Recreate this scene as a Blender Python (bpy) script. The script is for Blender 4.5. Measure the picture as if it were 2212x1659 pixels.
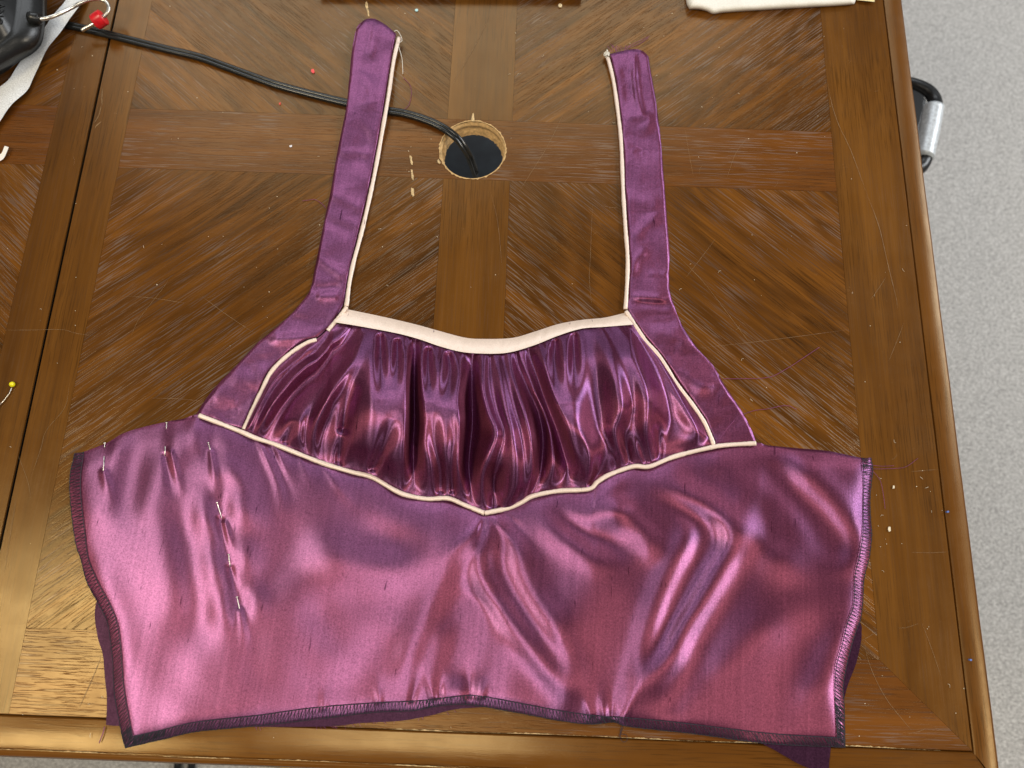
import bpy, bmesh, math, random
import numpy as np
from mathutils import Matrix, Vector
random.seed(7); RNG = np.random.default_rng(11)
for o in list(bpy.data.objects): bpy.data.objects.remove(o)
S = bpy.context.scene
COL = S.collection
# ------------------------------------------------------------------ camera
F, CX, CY, CH = 1608.0, 1106.0, 829.5, 0.503        # focal length and centre in photo pixels (2212 wide), height above the table
PITCH, ROLL, YAW = 0.272167, 0.014659, 0.021775
RM = Matrix.Rotation(YAW, 3, 'Z') @ Matrix.Rotation(PITCH, 3, 'X') @ Matrix.Rotation(ROLL, 3, 'Z')
cd = bpy.data.cameras.new('camera'); cam = bpy.data.objects.new('camera', cd); COL.objects.link(cam)
cam.matrix_world = Matrix.Translation((0, 0, CH)) @ RM.to_4x4()
cd.sensor_width = 36; cd.lens = 36 * F / 2212; cd.clip_start = 0.02; cd.clip_end = 50
cd.dof.use_dof = True; cd.dof.focus_distance = 0.51; cd.dof.aperture_fstop = 8.0
S.camera = cam
# ------------------------------------------------------------------ world and lamps
w = bpy.data.worlds.new('World'); S.world = w; w.use_nodes = True
bgn = w.node_tree.nodes['Background']; bgn.inputs[0].default_value = (1.0, 0.98, 0.96, 1); bgn.inputs[1].default_value = 0.115
def area(name, loc, target, sx, sy, power, col, spread=180):
    l = bpy.data.lights.new(name, 'AREA'); l.shape = 'RECTANGLE'; l.size = sx; l.size_y = sy; l.energy = power; l.color = col
    l.spread = math.radians(spread)
    o = bpy.data.objects.new(name, l); COL.objects.link(o); o.location = loc
    o.rotation_euler = (Vector(target) - Vector(loc)).to_track_quat('-Z', 'Y').to_euler(); return o
area('warm_ceiling_lamp', (-1.22, -0.24, 1.75), (-0.25, 0.0, 0), 0.60, 0.45, 16, (1.0, 0.86, 0.62))
area('near_ceiling_lamp', (-0.25, -0.62, 1.75), (-0.1, 0.0, 0), 0.60, 0.40, 9, (1.0, 0.90, 0.75))
area('far_ceiling_lamp', (2.2, -0.5, 1.75), (0.3, 0.0, -0.2), 0.60, 0.50, 26, (1.0, 0.88, 0.70))
area('window_light', (-0.4, 2.3, 2.0), (0.0, 0.15, 0), 2.6, 1.2, 29, (0.92, 0.96, 1.0))
area('side_window_light', (2.2, 1.1, 1.2), (0.4, 0.2, -0.5), 0.9, 1.1, 36, (0.93, 0.96, 1.0))
S.view_settings.view_transform = 'Standard'; S.view_settings.look = 'None'
S.view_settings.exposure = 0.12; S.view_settings.gamma = 1.0
# ------------------------------------------------------------------ helpers
RN = np.array(RM)
def W(px, py, z=0.0):
    """points at height z on the line of sight of photo pixels: used to read plan positions off the table"""
    px, py, z = np.broadcast_arrays(np.asarray(px, float), np.asarray(py, float), np.asarray(z, float))
    d = np.stack([(px - CX) / F, -(py - CY) / F, -np.ones_like(px)], -1) @ RN.T
    t = (z - CH) / d[..., 2]
    return np.stack([d[..., 0] * t, d[..., 1] * t, z], -1)
def link(name, me, mat, parent=None):
    o = bpy.data.objects.new(name, me); COL.objects.link(o)
    if mat is not None: me.materials.append(mat)
    if parent is not None: o.parent = parent
    return o
def tag(o, label=None, cat=None, group=None, kind=None):
    if label: o['label'] = label
    if cat: o['category'] = cat
    if group: o['group'] = group
    if kind: o['kind'] = kind
    return o
def empty(name, loc, label, cat, group=None):
    o = bpy.data.objects.new(name, None); COL.objects.link(o); o.location = loc; o.empty_display_size = 0.02
    return tag(o, label, cat, group)
def setpar(o, p):
    o.parent = p; o.matrix_parent_inverse = Matrix.Translation(-p.location); return o
def pyd(name, V, Fc, mat, parent=None, smooth=True):
    me = bpy.data.meshes.new(name); me.from_pydata([tuple(v) for v in V], [], Fc)
    if smooth: me.polygons.foreach_set('use_smooth', [True] * len(me.polygons))
    me.update(); o = link(name, me, mat)
    if parent is not None: setpar(o, parent)
    return o
def resample(pts, n, smooth=True):
    P = np.asarray(pts, float)
    if smooth and len(P) > 2:
        Q = np.vstack([2 * P[0] - P[1], P, 2 * P[-1] - P[-2]]); out = []
        for i in range(1, len(Q) - 2):
            t = np.linspace(0, 1, 12, endpoint=False)[:, None]
            p0, p1, p2, p3 = Q[i - 1], Q[i], Q[i + 1], Q[i + 2]
            out.append(0.5 * (2 * p1 + (p2 - p0) * t + (2 * p0 - 5 * p1 + 4 * p2 - p3) * t ** 2 + (3 * p1 - p0 - 3 * p2 + p3) * t ** 3))
        P = np.vstack(out + [P[-1:]])
    s = np.r_[0, np.cumsum(np.linalg.norm(np.diff(P, axis=0), axis=1))]
    u = np.linspace(0, s[-1], n)
    return np.stack([np.interp(u, s, P[:, k]) for k in range(P.shape[1])], 1)
def coons(top, bot, left, right, nu, nv, smooth=True):
    T, B = resample(top, nu, smooth), resample(bot, nu, smooth); L, R_ = resample(left, nv, smooth), resample(right, nv, smooth)
    u = np.linspace(0, 1, nu)[None, :, None]; v = np.linspace(0, 1, nv)[:, None, None]
    G = (1 - v) * T[None] + v * B[None] + (1 - u) * L[:, None] + u * R_[:, None]
    G -= (1 - u) * (1 - v) * T[0] + u * (1 - v) * T[-1] + (1 - u) * v * B[0] + u * v * B[-1]
    return G[..., 0], G[..., 1]
def grid_obj(name, P, mat, parent=None, uvs=None):
    nv, nu = P.shape[:2]; V = P.reshape(-1, 3)
    i = np.arange(nv - 1)[:, None] * nu + np.arange(nu - 1)[None]
    Fc = np.stack([i, i + nu, i + nu + 1, i + 1], -1).reshape(-1, 4)
    me = bpy.data.meshes.new(name)
    me.vertices.add(len(V)); me.vertices.foreach_set('co', V.ravel())
    me.loops.add(Fc.size); me.loops.foreach_set('vertex_index', Fc.ravel().astype(np.int32))
    me.polygons.add(len(Fc)); me.polygons.foreach_set('loop_start', np.arange(0, Fc.size, 4, dtype=np.int32))
    me.polygons.foreach_set('use_smooth', np.ones(len(Fc), bool))
    me.update(calc_edges=True); me.validate()
    uv = me.uv_layers.new(name='UVMap')
    st = (V[:, :2] if uvs is None else uvs.reshape(-1, 2))[Fc.ravel()] * 10
    uv.data.foreach_set('uv', st.astype(np.float32).ravel())
    o = link(name, me, mat)
    if parent is not None: setpar(o, parent)
    return o
def tube(V, Fc, pts, r, n=6, cap=True, flat=1.0):
    P = np.asarray(pts, float); m = len(P); r = np.broadcast_to(np.asarray(r, float), (m,))
    T = np.gradient(P, axis=0); T /= np.linalg.norm(T, axis=1)[:, None] + 1e-12
    up = np.array([0, 0, 1.0]); b = len(V)
    prev = None
    for k in range(m):
        s = np.cross(T[k], up)
        if np.linalg.norm(s) < 0.05: s = prev if prev is not None else np.array([1.0, 0, 0])
        s = s / np.linalg.norm(s); prev = s; q = np.cross(s, T[k])
        for j in range(n):
            a = 2 * math.pi * j / n; V.append(P[k] + r[k] * (math.cos(a) * s + flat * math.sin(a) * q))
    for k in range(m - 1):
        for j in range(n):
            a0 = b + k * n + j; a1 = b + k * n + (j + 1) % n; Fc.append((a0, a1, a1 + n, a0 + n))
    if cap: Fc.append(tuple(b + j for j in range(n))[::-1]); Fc.append(tuple(b + (m - 1) * n + j for j in range(n)))
def tube_obj(name, pts, r, mat, parent=None, n=8, flat=1.0):
    V, Fc = [], []; tube(V, Fc, pts, r, n, True, flat); return pyd(name, V, Fc, mat, parent)
def prism(name, poly, z0, z1, mat, parent=None, bevel=0.0, holes=()):
    """flat piece with an outline (world x, y) between two heights, optionally with holes"""
    bm = bmesh.new(); es = []
    for loop in [poly] + list(holes):
        vs = [bm.verts.new((x, y, z1)) for x, y in loop]
        es += [bm.edges.new((vs[i], vs[(i + 1) % len(vs)])) for i in range(len(vs))]
    bmesh.ops.triangle_fill(bm, use_beauty=True, use_dissolve=False, edges=es)
    bmesh.ops.recalc_face_normals(bm, faces=bm.faces[:])
    if bm.faces and sum(f.normal.z for f in bm.faces) < 0: bmesh.ops.reverse_faces(bm, faces=bm.faces[:])
    r = bmesh.ops.extrude_face_region(bm, geom=bm.faces[:])
    nv = [g for g in r['geom'] if isinstance(g, bmesh.types.BMVert)]
    for v in nv: v.co.z = z0
    bmesh.ops.recalc_face_normals(bm, faces=bm.faces[:])
    if bevel:
        ed = [e for e in bm.edges if all(abs(v.co.z - z1) < 1e-7 for v in e.verts) and e.calc_face_angle(0) > 0.5]
        bmesh.ops.bevel(bm, geom=ed, offset=bevel, segments=2, affect='EDGES', profile=0.5)
    me = bpy.data.meshes.new(name); bm.to_mesh(me); bm.free()
    o = link(name, me, mat)
    if parent is not None: setpar(o, parent)
    return o
def pxs(L, z=0.0): return [tuple(p) for p in W([a[0] for a in L], [a[1] for a in L], z)]
# ------------------------------------------------------------------ materials
def newmat(name):
    m = bpy.data.materials.new(name); m.use_nodes = True; nt = m.node_tree
    return m, nt, nt.nodes['Principled BSDF']
def nd(nt, typ, **kw):
    n = nt.nodes.new(typ)
    for k, v in kw.items(): setattr(n, k, v)
    return n
def ramp(nt, fac, stops):
    r = nd(nt, 'ShaderNodeValToRGB'); e = r.color_ramp.elements
    while len(e) < len(stops): e.new(0.5)
    for i, (p, c) in enumerate(stops): e[i].position = p; e[i].color = (*c, 1) if len(c) == 3 else c
    nt.links.new(fac, r.inputs[0]); return r.outputs[0]
def mapped(nt, scale, rot=0.0, loc=(0, 0, 0)):
    tc = nd(nt, 'ShaderNodeTexCoord'); a = nd(nt, 'ShaderNodeMapping'); b = nd(nt, 'ShaderNodeMapping')
    a.inputs['Rotation'].default_value = (0, 0, -rot); b.inputs['Scale'].default_value = scale; b.inputs['Location'].default_value = loc
    nt.links.new(tc.outputs['Object'], a.inputs[0]); nt.links.new(a.outputs[0], b.inputs[0]); return b.outputs[0]
def noise(nt, vec, scale=1.0, detail=3, rough=0.55, dist=0.0):
    n = nd(nt, 'ShaderNodeTexNoise'); n.inputs['Scale'].default_value = scale; n.inputs['Detail'].default_value = detail
    n.inputs['Roughness'].default_value = rough; n.inputs['Distortion'].default_value = dist; nt.links.new(vec, n.inputs['Vector']); return n.outputs[0]
def mixc(nt, fac, a, b, mode='MIX'):
    n = nd(nt, 'ShaderNodeMix', data_type='RGBA', blend_type=mode)
    for s, v in ((n.inputs[0], fac), (n.inputs[6], a), (n.inputs[7], b)):
        if isinstance(v, (int, float)): s.default_value = v
        elif isinstance(v, tuple): s.default_value = (*v, 1)
        else: nt.links.new(v, s)
    return n.outputs[2]
def mth(nt, op, a, b=None, c=None, clamp=False):
    n = nd(nt, 'ShaderNodeMath', operation=op, use_clamp=clamp)
    for i, v in enumerate((a, b, c)):
        if v is None: continue
        if isinstance(v, (int, float)): n.inputs[i].default_value = v
        else: nt.links.new(v, n.inputs[i])
    return n.outputs[0]
def bump(nt, h, strength, dist):
    b = nd(nt, 'ShaderNodeBump'); b.inputs['Strength'].default_value = strength; b.inputs['Distance'].default_value = dist
    nt.links.new(h, b.inputs['Height']); return b.outputs[0]
def plain(name, col, rough=0.5, metal=0.0, spec=0.5, nscale=None, var=0.25, bs=None):
    m, nt, b = newmat(name)
    b.inputs['Roughness'].default_value = rough; b.inputs['Metallic'].default_value = metal; b.inputs['Specular IOR Level'].default_value = spec
    v = mapped(nt, (1, 1, 1)); n = noise(nt, v, nscale or 300, 3)
    lo = tuple(c * (1 - var) for c in col); hi = tuple(min(1, c * (1 + var)) for c in col)
    nt.links.new(ramp(nt, n, [(0.3, lo), (0.7, hi)]), b.inputs['Base Color'])
    if bs: nt.links.new(bump(nt, n, bs, 0.0004), b.inputs['Normal'])
    return m
def wood(name, ang, dark, mid, light, streak=(1.3, 100), pore=0.5, seed=0.0, figure=0.0, rough=0.22):
    m, nt, b = newmat(name)
    s1 = noise(nt, mapped(nt, (streak[0], streak[1], 1), ang, (seed, seed * 1.7, 0)), 1, 4, 0.55, 0.12)
    s2 = noise(nt, mapped(nt, (streak[0] * 4, streak[1] * 7, 1), ang, (seed, 3 + seed, 0)), 1, 3, 0.6, 0.2)
    big = noise(nt, mapped(nt, (2.6, 13, 1), ang, (seed * 2, 1, 0)), 1, 2, 0.45, 0.35 + 0.3 * figure)
    t = mth(nt, 'ADD', mth(nt, 'MULTIPLY', s1, 0.50), mth(nt, 'ADD', mth(nt, 'MULTIPLY', s2, 0.2), mth(nt, 'MULTIPLY', big, 0.34)))
    # growth rings cut at a slant: flame shaped contour lines
    ring = mth(nt, 'SINE', mth(nt, 'MULTIPLY', mth(nt, 'ADD', big, mth(nt, 'MULTIPLY', s1, 0.10)), 95.0))
    t = mth(nt, 'ADD', t, mth(nt, 'MULTIPLY', ring, -0.012 - 0.028 * figure))
    col = ramp(nt, t, [(0.33, dark), (0.52, mid), (0.74, light)])
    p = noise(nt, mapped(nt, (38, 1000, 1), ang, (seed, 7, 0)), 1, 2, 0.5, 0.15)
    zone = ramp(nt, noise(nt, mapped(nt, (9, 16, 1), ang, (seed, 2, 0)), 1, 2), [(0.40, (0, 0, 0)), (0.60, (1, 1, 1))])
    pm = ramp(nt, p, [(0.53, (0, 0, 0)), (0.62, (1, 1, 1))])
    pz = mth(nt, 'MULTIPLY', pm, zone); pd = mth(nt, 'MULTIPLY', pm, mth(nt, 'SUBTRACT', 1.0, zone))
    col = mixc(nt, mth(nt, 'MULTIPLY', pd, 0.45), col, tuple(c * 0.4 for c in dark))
    col = mixc(nt, mth(nt, 'MULTIPLY', pz, 0.50 * min(1.0, pore)), col, (0.200, 0.160, 0.140))        # sky sheen on the open pores, painted in as grey
    du = ramp(nt, noise(nt, mapped(nt, (260, 260, 1)), 1, 5, 0.75), [(0.62, (0, 0, 0)), (0.78, (1, 1, 1))])
    col = mixc(nt, mth(nt, 'MULTIPLY', du, 0.14), col, (0.30, 0.21, 0.12))
    nt.links.new(col, b.inputs['Base Color'])
    b.inputs['Specular IOR Level'].default_value = 0.5; b.inputs['Specular Tint'].default_value = (1.0, 0.76, 0.38, 1)
    rr = ramp(nt, noise(nt, mapped(nt, (30, 30, 1)), 1, 4, 0.7), [(0.3, (rough * 0.85,) * 3), (0.75, (rough * 1.3,) * 3)])
    nt.links.new(rr, b.inputs['Roughness'])
    fine = noise(nt, mapped(nt, (700, 1100, 1), ang), 1, 2, 0.6)
    hgt = mth(nt, 'SUBTRACT', mth(nt, 'MULTIPLY', fine, 0.25), mth(nt, 'MULTIPLY', pm, pore * 0.8))
    nt.links.new(bump(nt, hgt, 0.5, 0.00016), b.inputs['Normal'])
    return m
R = math.radians
D_, M_, L_ = (0.036, 0.0120, 0.0022), (0.098, 0.0340, 0.0048), (0.205, 0.074, 0.0095)
WD = {}
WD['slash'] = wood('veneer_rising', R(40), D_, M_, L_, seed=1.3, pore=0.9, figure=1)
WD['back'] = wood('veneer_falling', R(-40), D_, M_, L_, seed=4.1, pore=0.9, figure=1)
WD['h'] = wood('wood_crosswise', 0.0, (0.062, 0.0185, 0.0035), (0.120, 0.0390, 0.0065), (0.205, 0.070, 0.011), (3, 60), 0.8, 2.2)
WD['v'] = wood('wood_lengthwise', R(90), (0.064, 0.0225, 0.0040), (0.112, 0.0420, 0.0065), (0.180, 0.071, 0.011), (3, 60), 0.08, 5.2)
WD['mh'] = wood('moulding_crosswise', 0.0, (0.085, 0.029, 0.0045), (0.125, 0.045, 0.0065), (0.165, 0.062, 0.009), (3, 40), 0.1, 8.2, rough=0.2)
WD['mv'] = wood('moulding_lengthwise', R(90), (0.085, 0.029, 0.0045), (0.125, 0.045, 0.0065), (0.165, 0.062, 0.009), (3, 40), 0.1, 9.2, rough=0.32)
RAW = plain('raw_board', (0.55, 0.36, 0.16), 0.8, nscale=400, var=0.35, bs=0.4)
CORE = plain('dark_core', (0.02, 0.012, 0.006), 0.7)
def satin_mat(name, dif, ca, cb, ra=0.30, rb=0.42, an=0.6, fac=0.6, mott=0.0, grain=0.5):
    """shot satin: two thread systems of different colour, each a glossy lobe stretched across its own threads"""
    m, nt, b = newmat(name); nt.nodes.remove(b); out = nt.nodes['Material Output']
    tg = nd(nt, 'ShaderNodeTangent', direction_type='UV_MAP', uv_map='UVMap')
    v = mapped(nt, (1, 1, 1))
    wv = noise(nt, mapped(nt, (900, 2600, 900), R(35)), 1, 2, 0.6)
    sl = noise(nt, mapped(nt, (900, 60, 60), R(-3)), 1, 3, 0.6)
    hgt = mth(nt, 'ADD', mth(nt, 'MULTIPLY', wv, 0.5), mth(nt, 'MULTIPLY', sl, 0.5))
    nrm = bump(nt, hgt, 0.30, 0.00016)
    if mott:
        mo = noise(nt, mapped(nt, (75, 75, 75)), 1, 2, 0.5, 0.4); b0 = bump(nt, mo, 1.0, mott); nt.links.new(b0, nrm.node.inputs['Normal'])
    fl = ramp(nt, noise(nt, mapped(nt, (420, 60, 100), R(-3), (3, 1, 0)), 1, 2, 0.5), [(0.70, (1, 1, 1)), (0.78, (0.35, 0.3, 0.35))])
    gr = ramp(nt, noise(nt, mapped(nt, (1000, 1000, 1000)), 1, 2, 0.8), [(0.3, (grain,) * 3), (0.7, (1, 1, 1))])
    st = ramp(nt, noise(nt, mapped(nt, (520, 9, 60), R(-3)), 1, 3, 0.7), [(0.32, (0.80 if grain < .8 else 1.0,) * 3), (0.68, (1, 1, 1))])
    fl = mixc(nt, 1.0, fl, st, 'MULTIPLY')
    def tint(c): return mixc(nt, 1.0, mixc(nt, 1.0, c, gr, 'MULTIPLY'), fl, 'MULTIPLY')
    gl = []
    for c, ro, rot in ((ca, ra, 0.0), (cb, rb, 0.25)):
        g = nd(nt, 'ShaderNodeBsdfAnisotropic', distribution='GGX')
        g.inputs['Roughness'].default_value = ro; g.inputs['Anisotropy'].default_value = an; g.inputs['Rotation'].default_value = rot
        nt.links.new(tint(c), g.inputs['Color']); nt.links.new(tg.outputs[0], g.inputs['Tangent']); nt.links.new(nrm, g.inputs['Normal']); gl.append(g)
    mg = nd(nt, 'ShaderNodeMixShader'); mg.inputs[0].default_value = 0.5
    nt.links.new(gl[0].outputs[0], mg.inputs[1]); nt.links.new(gl[1].outputs[0], mg.inputs[2])
    df = nd(nt, 'ShaderNodeBsdfDiffuse'); nt.links.new(tint(dif), df.inputs['Color']); nt.links.new(nrm, df.inputs['Normal'])
    mx = nd(nt, 'ShaderNodeMixShader'); mx.inputs[0].default_value = fac
    nt.links.new(df.outputs[0], mx.inputs[1]); nt.links.new(mg.outputs[0], mx.inputs[2]); nt.links.new(mx.outputs[0], out.inputs[0])
    return m
SAT = ((0.100, 0.011, 0.024), (0.48, 0.23, 0.56), (0.48, 0.125, 0.215))
SATIN = satin_mat('shot_satin', *SAT, 0.33, 0.46, 0.55, 0.66, 0.0)
SATIN_S = satin_mat('shot_satin_strap', *SAT, 0.35, 0.47, 0.5, 0.62, 0.0006)
LINING = satin_mat('lining_satin', (0.045, 0.012, 0.032), (0.14, 0.06, 0.10), (0.12, 0.07, 0.14), 0.35, 0.45, 0.3, 0.22)
CREAM = satin_mat('cream_satin', (0.90, 0.73, 0.62), (0.92, 0.80, 0.72), (0.90, 0.82, 0.78), 0.4, 0.5, 0.4, 0.30, 0.0, 0.86)
THREAD = plain('navy_thread', (0.022, 0.020, 0.034), 0.7)
PURPLE_T = plain('purple_thread', (0.20, 0.035, 0.13), 0.6)
STEEL = plain('steel', (0.80, 0.77, 0.70), 0.32, 1.0)
BLACKP = plain('black_plastic', (0.012, 0.013, 0.014), 0.33, nscale=900, bs=0.15)
CORDM = plain('cord_plastic', (0.012, 0.013, 0.013), 0.2)
REDP = plain('red_plastic', (0.65, 0.012, 0.02), 0.3)
PAPER = plain('interfacing', (0.72, 0.74, 0.76), 0.55, nscale=1100, var=0.22, bs=0.6)
WHITE = plain('white_cloth', (0.82, 0.80, 0.74), 0.7, nscale=700, var=0.06, bs=0.3)
SCR = plain('scratch_marks', (0.24, 0.145, 0.065), 0.6)
CHIP = plain('chipped_wood', (0.58, 0.42, 0.22), 0.8, nscale=700, var=.5, bs=0.5)
LINT = plain('lint', (0.75, 0.66, 0.50), 0.9)
def carpet():
    m, nt, b = newmat('carpet_pile')
    n = noise(nt, mapped(nt, (230, 320, 230)), 1, 4, 0.85)
    g = noise(nt, mapped(nt, (3, 3, 3)), 1, 2)
    c = ramp(nt, n, [(0.36, (0.25, 0.243, 0.235)), (0.5, (0.47, 0.46, 0.445)), (0.64, (0.70, 0.69, 0.67))])
    nt.links.new(c, b.inputs['Base Color']); b.inputs['Roughness'].default_value = 0.95; b.inputs['Specular IOR Level'].default_value = 0.1
    nt.links.new(bump(nt, n, 0.6, 0.004), b.inputs['Normal']); return m
CARPET = carpet()
# ------------------------------------------------------------------ floor and table
FZ = -0.74
fl = prism('floor_carpet', [(-2.2, -1.6), (2.6, -1.6), (2.6, 2.6), (-2.2, 2.6)], FZ - 0.02, FZ, CARPET); tag(fl, kind='structure')
T = empty('wooden_table', (0, 0.3, FZ), 'dark brown veneered wooden table with cross inlay and round cable hole', 'table')
TH = 0.0145; VT = 0.0012; G = 0.00008
XS, XL, XR, XG, XO = -0.3363, -0.3087, 0.2374, 0.2895, 0.3055
VX0, VX1, HY0, HY1 = -0.0610, -0.0103, 0.3004, 0.3526
YB, YG, YO = -0.0333, -0.0842, -0.1045
YT = 2 * 0.3265 - YB; YTG = YT + 0.0509; YTO = YT + 0.0712
HC, HR = (-0.0400, 0.3262), 0.0254
def ragged(n, amp, r=HR):
    out = []
    for i in range(n):
        a = 2 * math.pi * i / n; q = r + amp * (random.random() - 0.4) * (1 if random.random() < 0.35 else 0.25)
        out.append((HC[0] + q * math.cos(a), HC[1] + q * math.sin(a)))
    return out
def piece(name, x0, x1, y0, y1, mat, holes=(), z=0.0):
    return prism(name, [(x0 + G, y0 + G), (x1 - G, y0 + G), (x1 - G, y1 - G), (x0 + G, y1 - G)], z - VT, z, mat, T, 0, holes)
hole = ragged(72, 0.0009)
inner = [(HC[0] + 0.0251 * math.cos(2 * math.pi * i / 64), HC[1] + 0.0251 * math.sin(2 * math.pi * i / 64)) for i in range(64)]
prism('core_board', [(XS + 0.0006, YG), (XG, YG), (XG, YTG), (XS + 0.0006, YTG)], -TH, -VT - 0.0001, CORE, T, 0, [inner])
# raw wall of the drilled hole, in uneven layers
V, Fc = [], []; n = 96; prof = [(-0.0002, 0.0), (-0.0022, 0.0003), (-0.0024, 0.0009), (-0.0055, 0.0008), (-0.0060, 0.0001), (-0.0092, 0.0002), (-0.0097, 0.0010), (-0.0128, 0.0012), (-0.0147, 0.0017)]
for k, (z, inn) in enumerate(prof):
    for i in range(n):
        a = 2 * math.pi * i / n; q = 0.02515 - inn - 0.0004 * random.random() - (0.0007 * random.random() if k == len(prof) - 1 else 0)
        V.append((HC[0] + q * math.cos(a), HC[1] + q * math.sin(a), z))
for k in range(len(prof) - 1):
    for i in range(n): a, b2 = k * n + i, k * n + (i + 1) % n; Fc.append((a, a + n, b2 + n, b2))
pyd('hole_wall', V, Fc, RAW, T)
V, Fc = [], []                                             # pale torn rim around the hole
for i in range(n + 1):
    a = 2 * math.pi * i / n; c, s = math.cos(a), math.sin(a); wd = 0.0004 + 0.0011 * random.random() ** 3
    V += [(HC[0] + 0.0250 * c, HC[1] + 0.0250 * s, 0.0003), (HC[0] + (0.0252 + wd) * c, HC[1] + (0.0252 + wd) * s, 0.00025)]
    if i: Fc.append((2 * i - 2, 2 * i, 2 * i + 1, 2 * i - 1))
pyd('torn_rim', V, Fc, RAW, T)
sp = pxs([(1018, 263), (1019, 256), (1021, 248), (1023, 246), (1024, 252), (1025, 258), (1025, 264)])
prism('splinter', [p[:2] for p in sp], 0.0001, 0.0014, CHIP, T)
sp = pxs([(947, 345), (945, 348), (946, 353), (950, 355), (952, 352)])
prism('splinter', [p[:2] for p in sp], 0.0001, 0.0010, CHIP, T)
# veneer field
piece('cross_band', XL, XR, HY0, HY1, WD['h'], [hole])
piece('cross_band', VX0, VX1, YB, HY0, WD['v']); piece('cross_band', VX0, VX1, HY1, YT, WD['v'])
piece('veneer_panel', XL, VX0, YB, HY0, WD['slash']); piece('veneer_panel', VX1, XR, YB, HY0, WD['back'])
piece('veneer_panel', XL, VX0, HY1, YT, WD['back']); piece('veneer_panel', VX1, XR, HY1, YT, WD['slash'])
piece('border_strip', XS + 0.0006, XL, YG, YTG, WD['v'])
prism('border_strip', [(XR + G, YB), (XG, YG + G), (XG, YTG - G), (XR + G, YT)], -VT, 0, WD['v'], T)
prism('border_strip', [(XL + G, YB - G), (XR, YB - G), (XG - G, YG), (XL + G, YG)], -VT, 0, WD['h'], T)
prism('border_strip', [(XL + G, YT + G), (XR, YT + G), (XG - G, YTG), (XL + G, YTG)], -VT, 0, WD['h'], T)
# edge moulding, swept profiles with mitred corners
def moulding(name, prof, axis, a0, a1, mit0, mit1, mat, n=60):
    """prof: (distance out from the groove line, z); mitre: length changes with the distance out"""
    V, Fc = [], []
    for i in range(n + 1):
        f = i / n
        for d, z in prof:
            s = a0 - mit0 * d + f * ((a1 + mit1 * d) - (a0 - mit0 * d)); wv = 0.00012 * math.sin(s * 61 + d * 300) + 0.00008 * math.sin(s * 173)
            V.append((XG + d, s, z + wv) if axis == 'r' else ((s, YG - d, z + wv) if axis == 'b' else (s, YTG + d, z)))
    m = len(prof)
    for i in range(n):
        for k in range(m - 1): a = i * m + k; Fc.append((a, a + 1, a + m + 1, a + m) if axis != 'b' else (a, a + m, a + m + 1, a + 1))
    o = pyd(name, V, Fc, mat, T); md = o.modifiers.new('e', 'EDGE_SPLIT'); md.split_angle = R(40); return o
PR = [(0.0001, -0.0025), (0.0012, -0.0026), (0.0015, -0.0006), (0.0028, 0.0001), (0.009, 0.0003), (0.0140, 0.0001), (0.0156, -0.0006), (0.0164, -0.0020), (0.0165, -0.008), (0.0155, -0.018), (0.013, -0.030)]
PB = [(0.0001, -0.0025), (0.0009, -0.0027), (0.0013, -0.0008), (0.0020, -0.0002), (0.008, -0.0007), (0.016, -0.0010), (0.0196, -0.0004), (0.0203, -0.0014), (0.0210, -0.0014), (0.0222, -0.0008), (0.0240, -0.0014), (0.0252, -0.0035), (0.0254, -0.010), (0.0245, -0.020), (0.022, -0.030)]
moulding('edge_moulding', PR, 'r', YG, YTG, 1.35, 1, WD['mv'])
moulding('edge_moulding', PB, 'b', -1.02, XG, 0, 0.70, WD['mh'])
moulding('edge_moulding', PR, 't', -1.02, XG, 0, 1, WD['mh'])
def rline(name, y0, y1, x0, x1):
    V, Fc = [], []; n = 260
    for i in range(n + 1):
        f = i / n; x = x0 + (x1 - x0) * f; wd = 0.0001 + 0.0007 * max(0, 0.5 + 0.5 * math.sin(x * 91) + 0.8 * (random.random() - 0.5)) * (random.random() ** 0.7)
        V += [(x, y0 + 0.0003 * math.sin(x * 40), y1), (x, y0 + wd + 0.0003 * math.sin(x * 40), y1 + 0.0003)]
        if i: Fc.append((2 * i - 2, 2 * i, 2 * i + 1, 2 * i - 1))
    return pyd(name, V, Fc, CHIP, T)
rline('worn_groove_edge', YG - 0.0004, 0.00015, -0.16, 0.27); rline('worn_lip_edge', YG - 0.0208, -0.0007, -0.44, 0.12)
# second leaf beyond the seam
leafx = XS - 0.0015; LW = 0.0276
prism('core_board', [(-1.02, YG), (leafx, YG), (leafx, YTG), (-1.02, YTG)], -TH, -VT - 0.0001, CORE, T)
piece('border_strip', leafx - LW, leafx, YG, YTG, WD['v'])
lx1 = leafx - LW; lx0 = lx1 - 0.5461; cx0 = lx0 + 0.2477; cx1 = cx0 + 0.0507
piece('cross_band', lx0, lx1, HY0, HY1, WD['h']); piece('cross_band', cx0, cx1, YB, HY0, WD['v']); piece('cross_band', cx0, cx1, HY1, YT, WD['v'])
piece('veneer_panel', lx0, cx0, YB, HY0, WD['slash']); piece('veneer_panel', cx1, lx1, YB, HY0, WD['back'])
piece('veneer_panel', lx0, cx0, HY1, YT, WD['back']); piece('veneer_panel', cx1, lx1, HY1, YT, WD['slash'])
piece('border_strip', lx0, lx1, YG, YB, WD['h']); piece('border_strip', lx0, lx1, YT, YTG, WD['h']); piece('border_strip', -1.02, lx0, YG, YTG, WD['v'])
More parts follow.
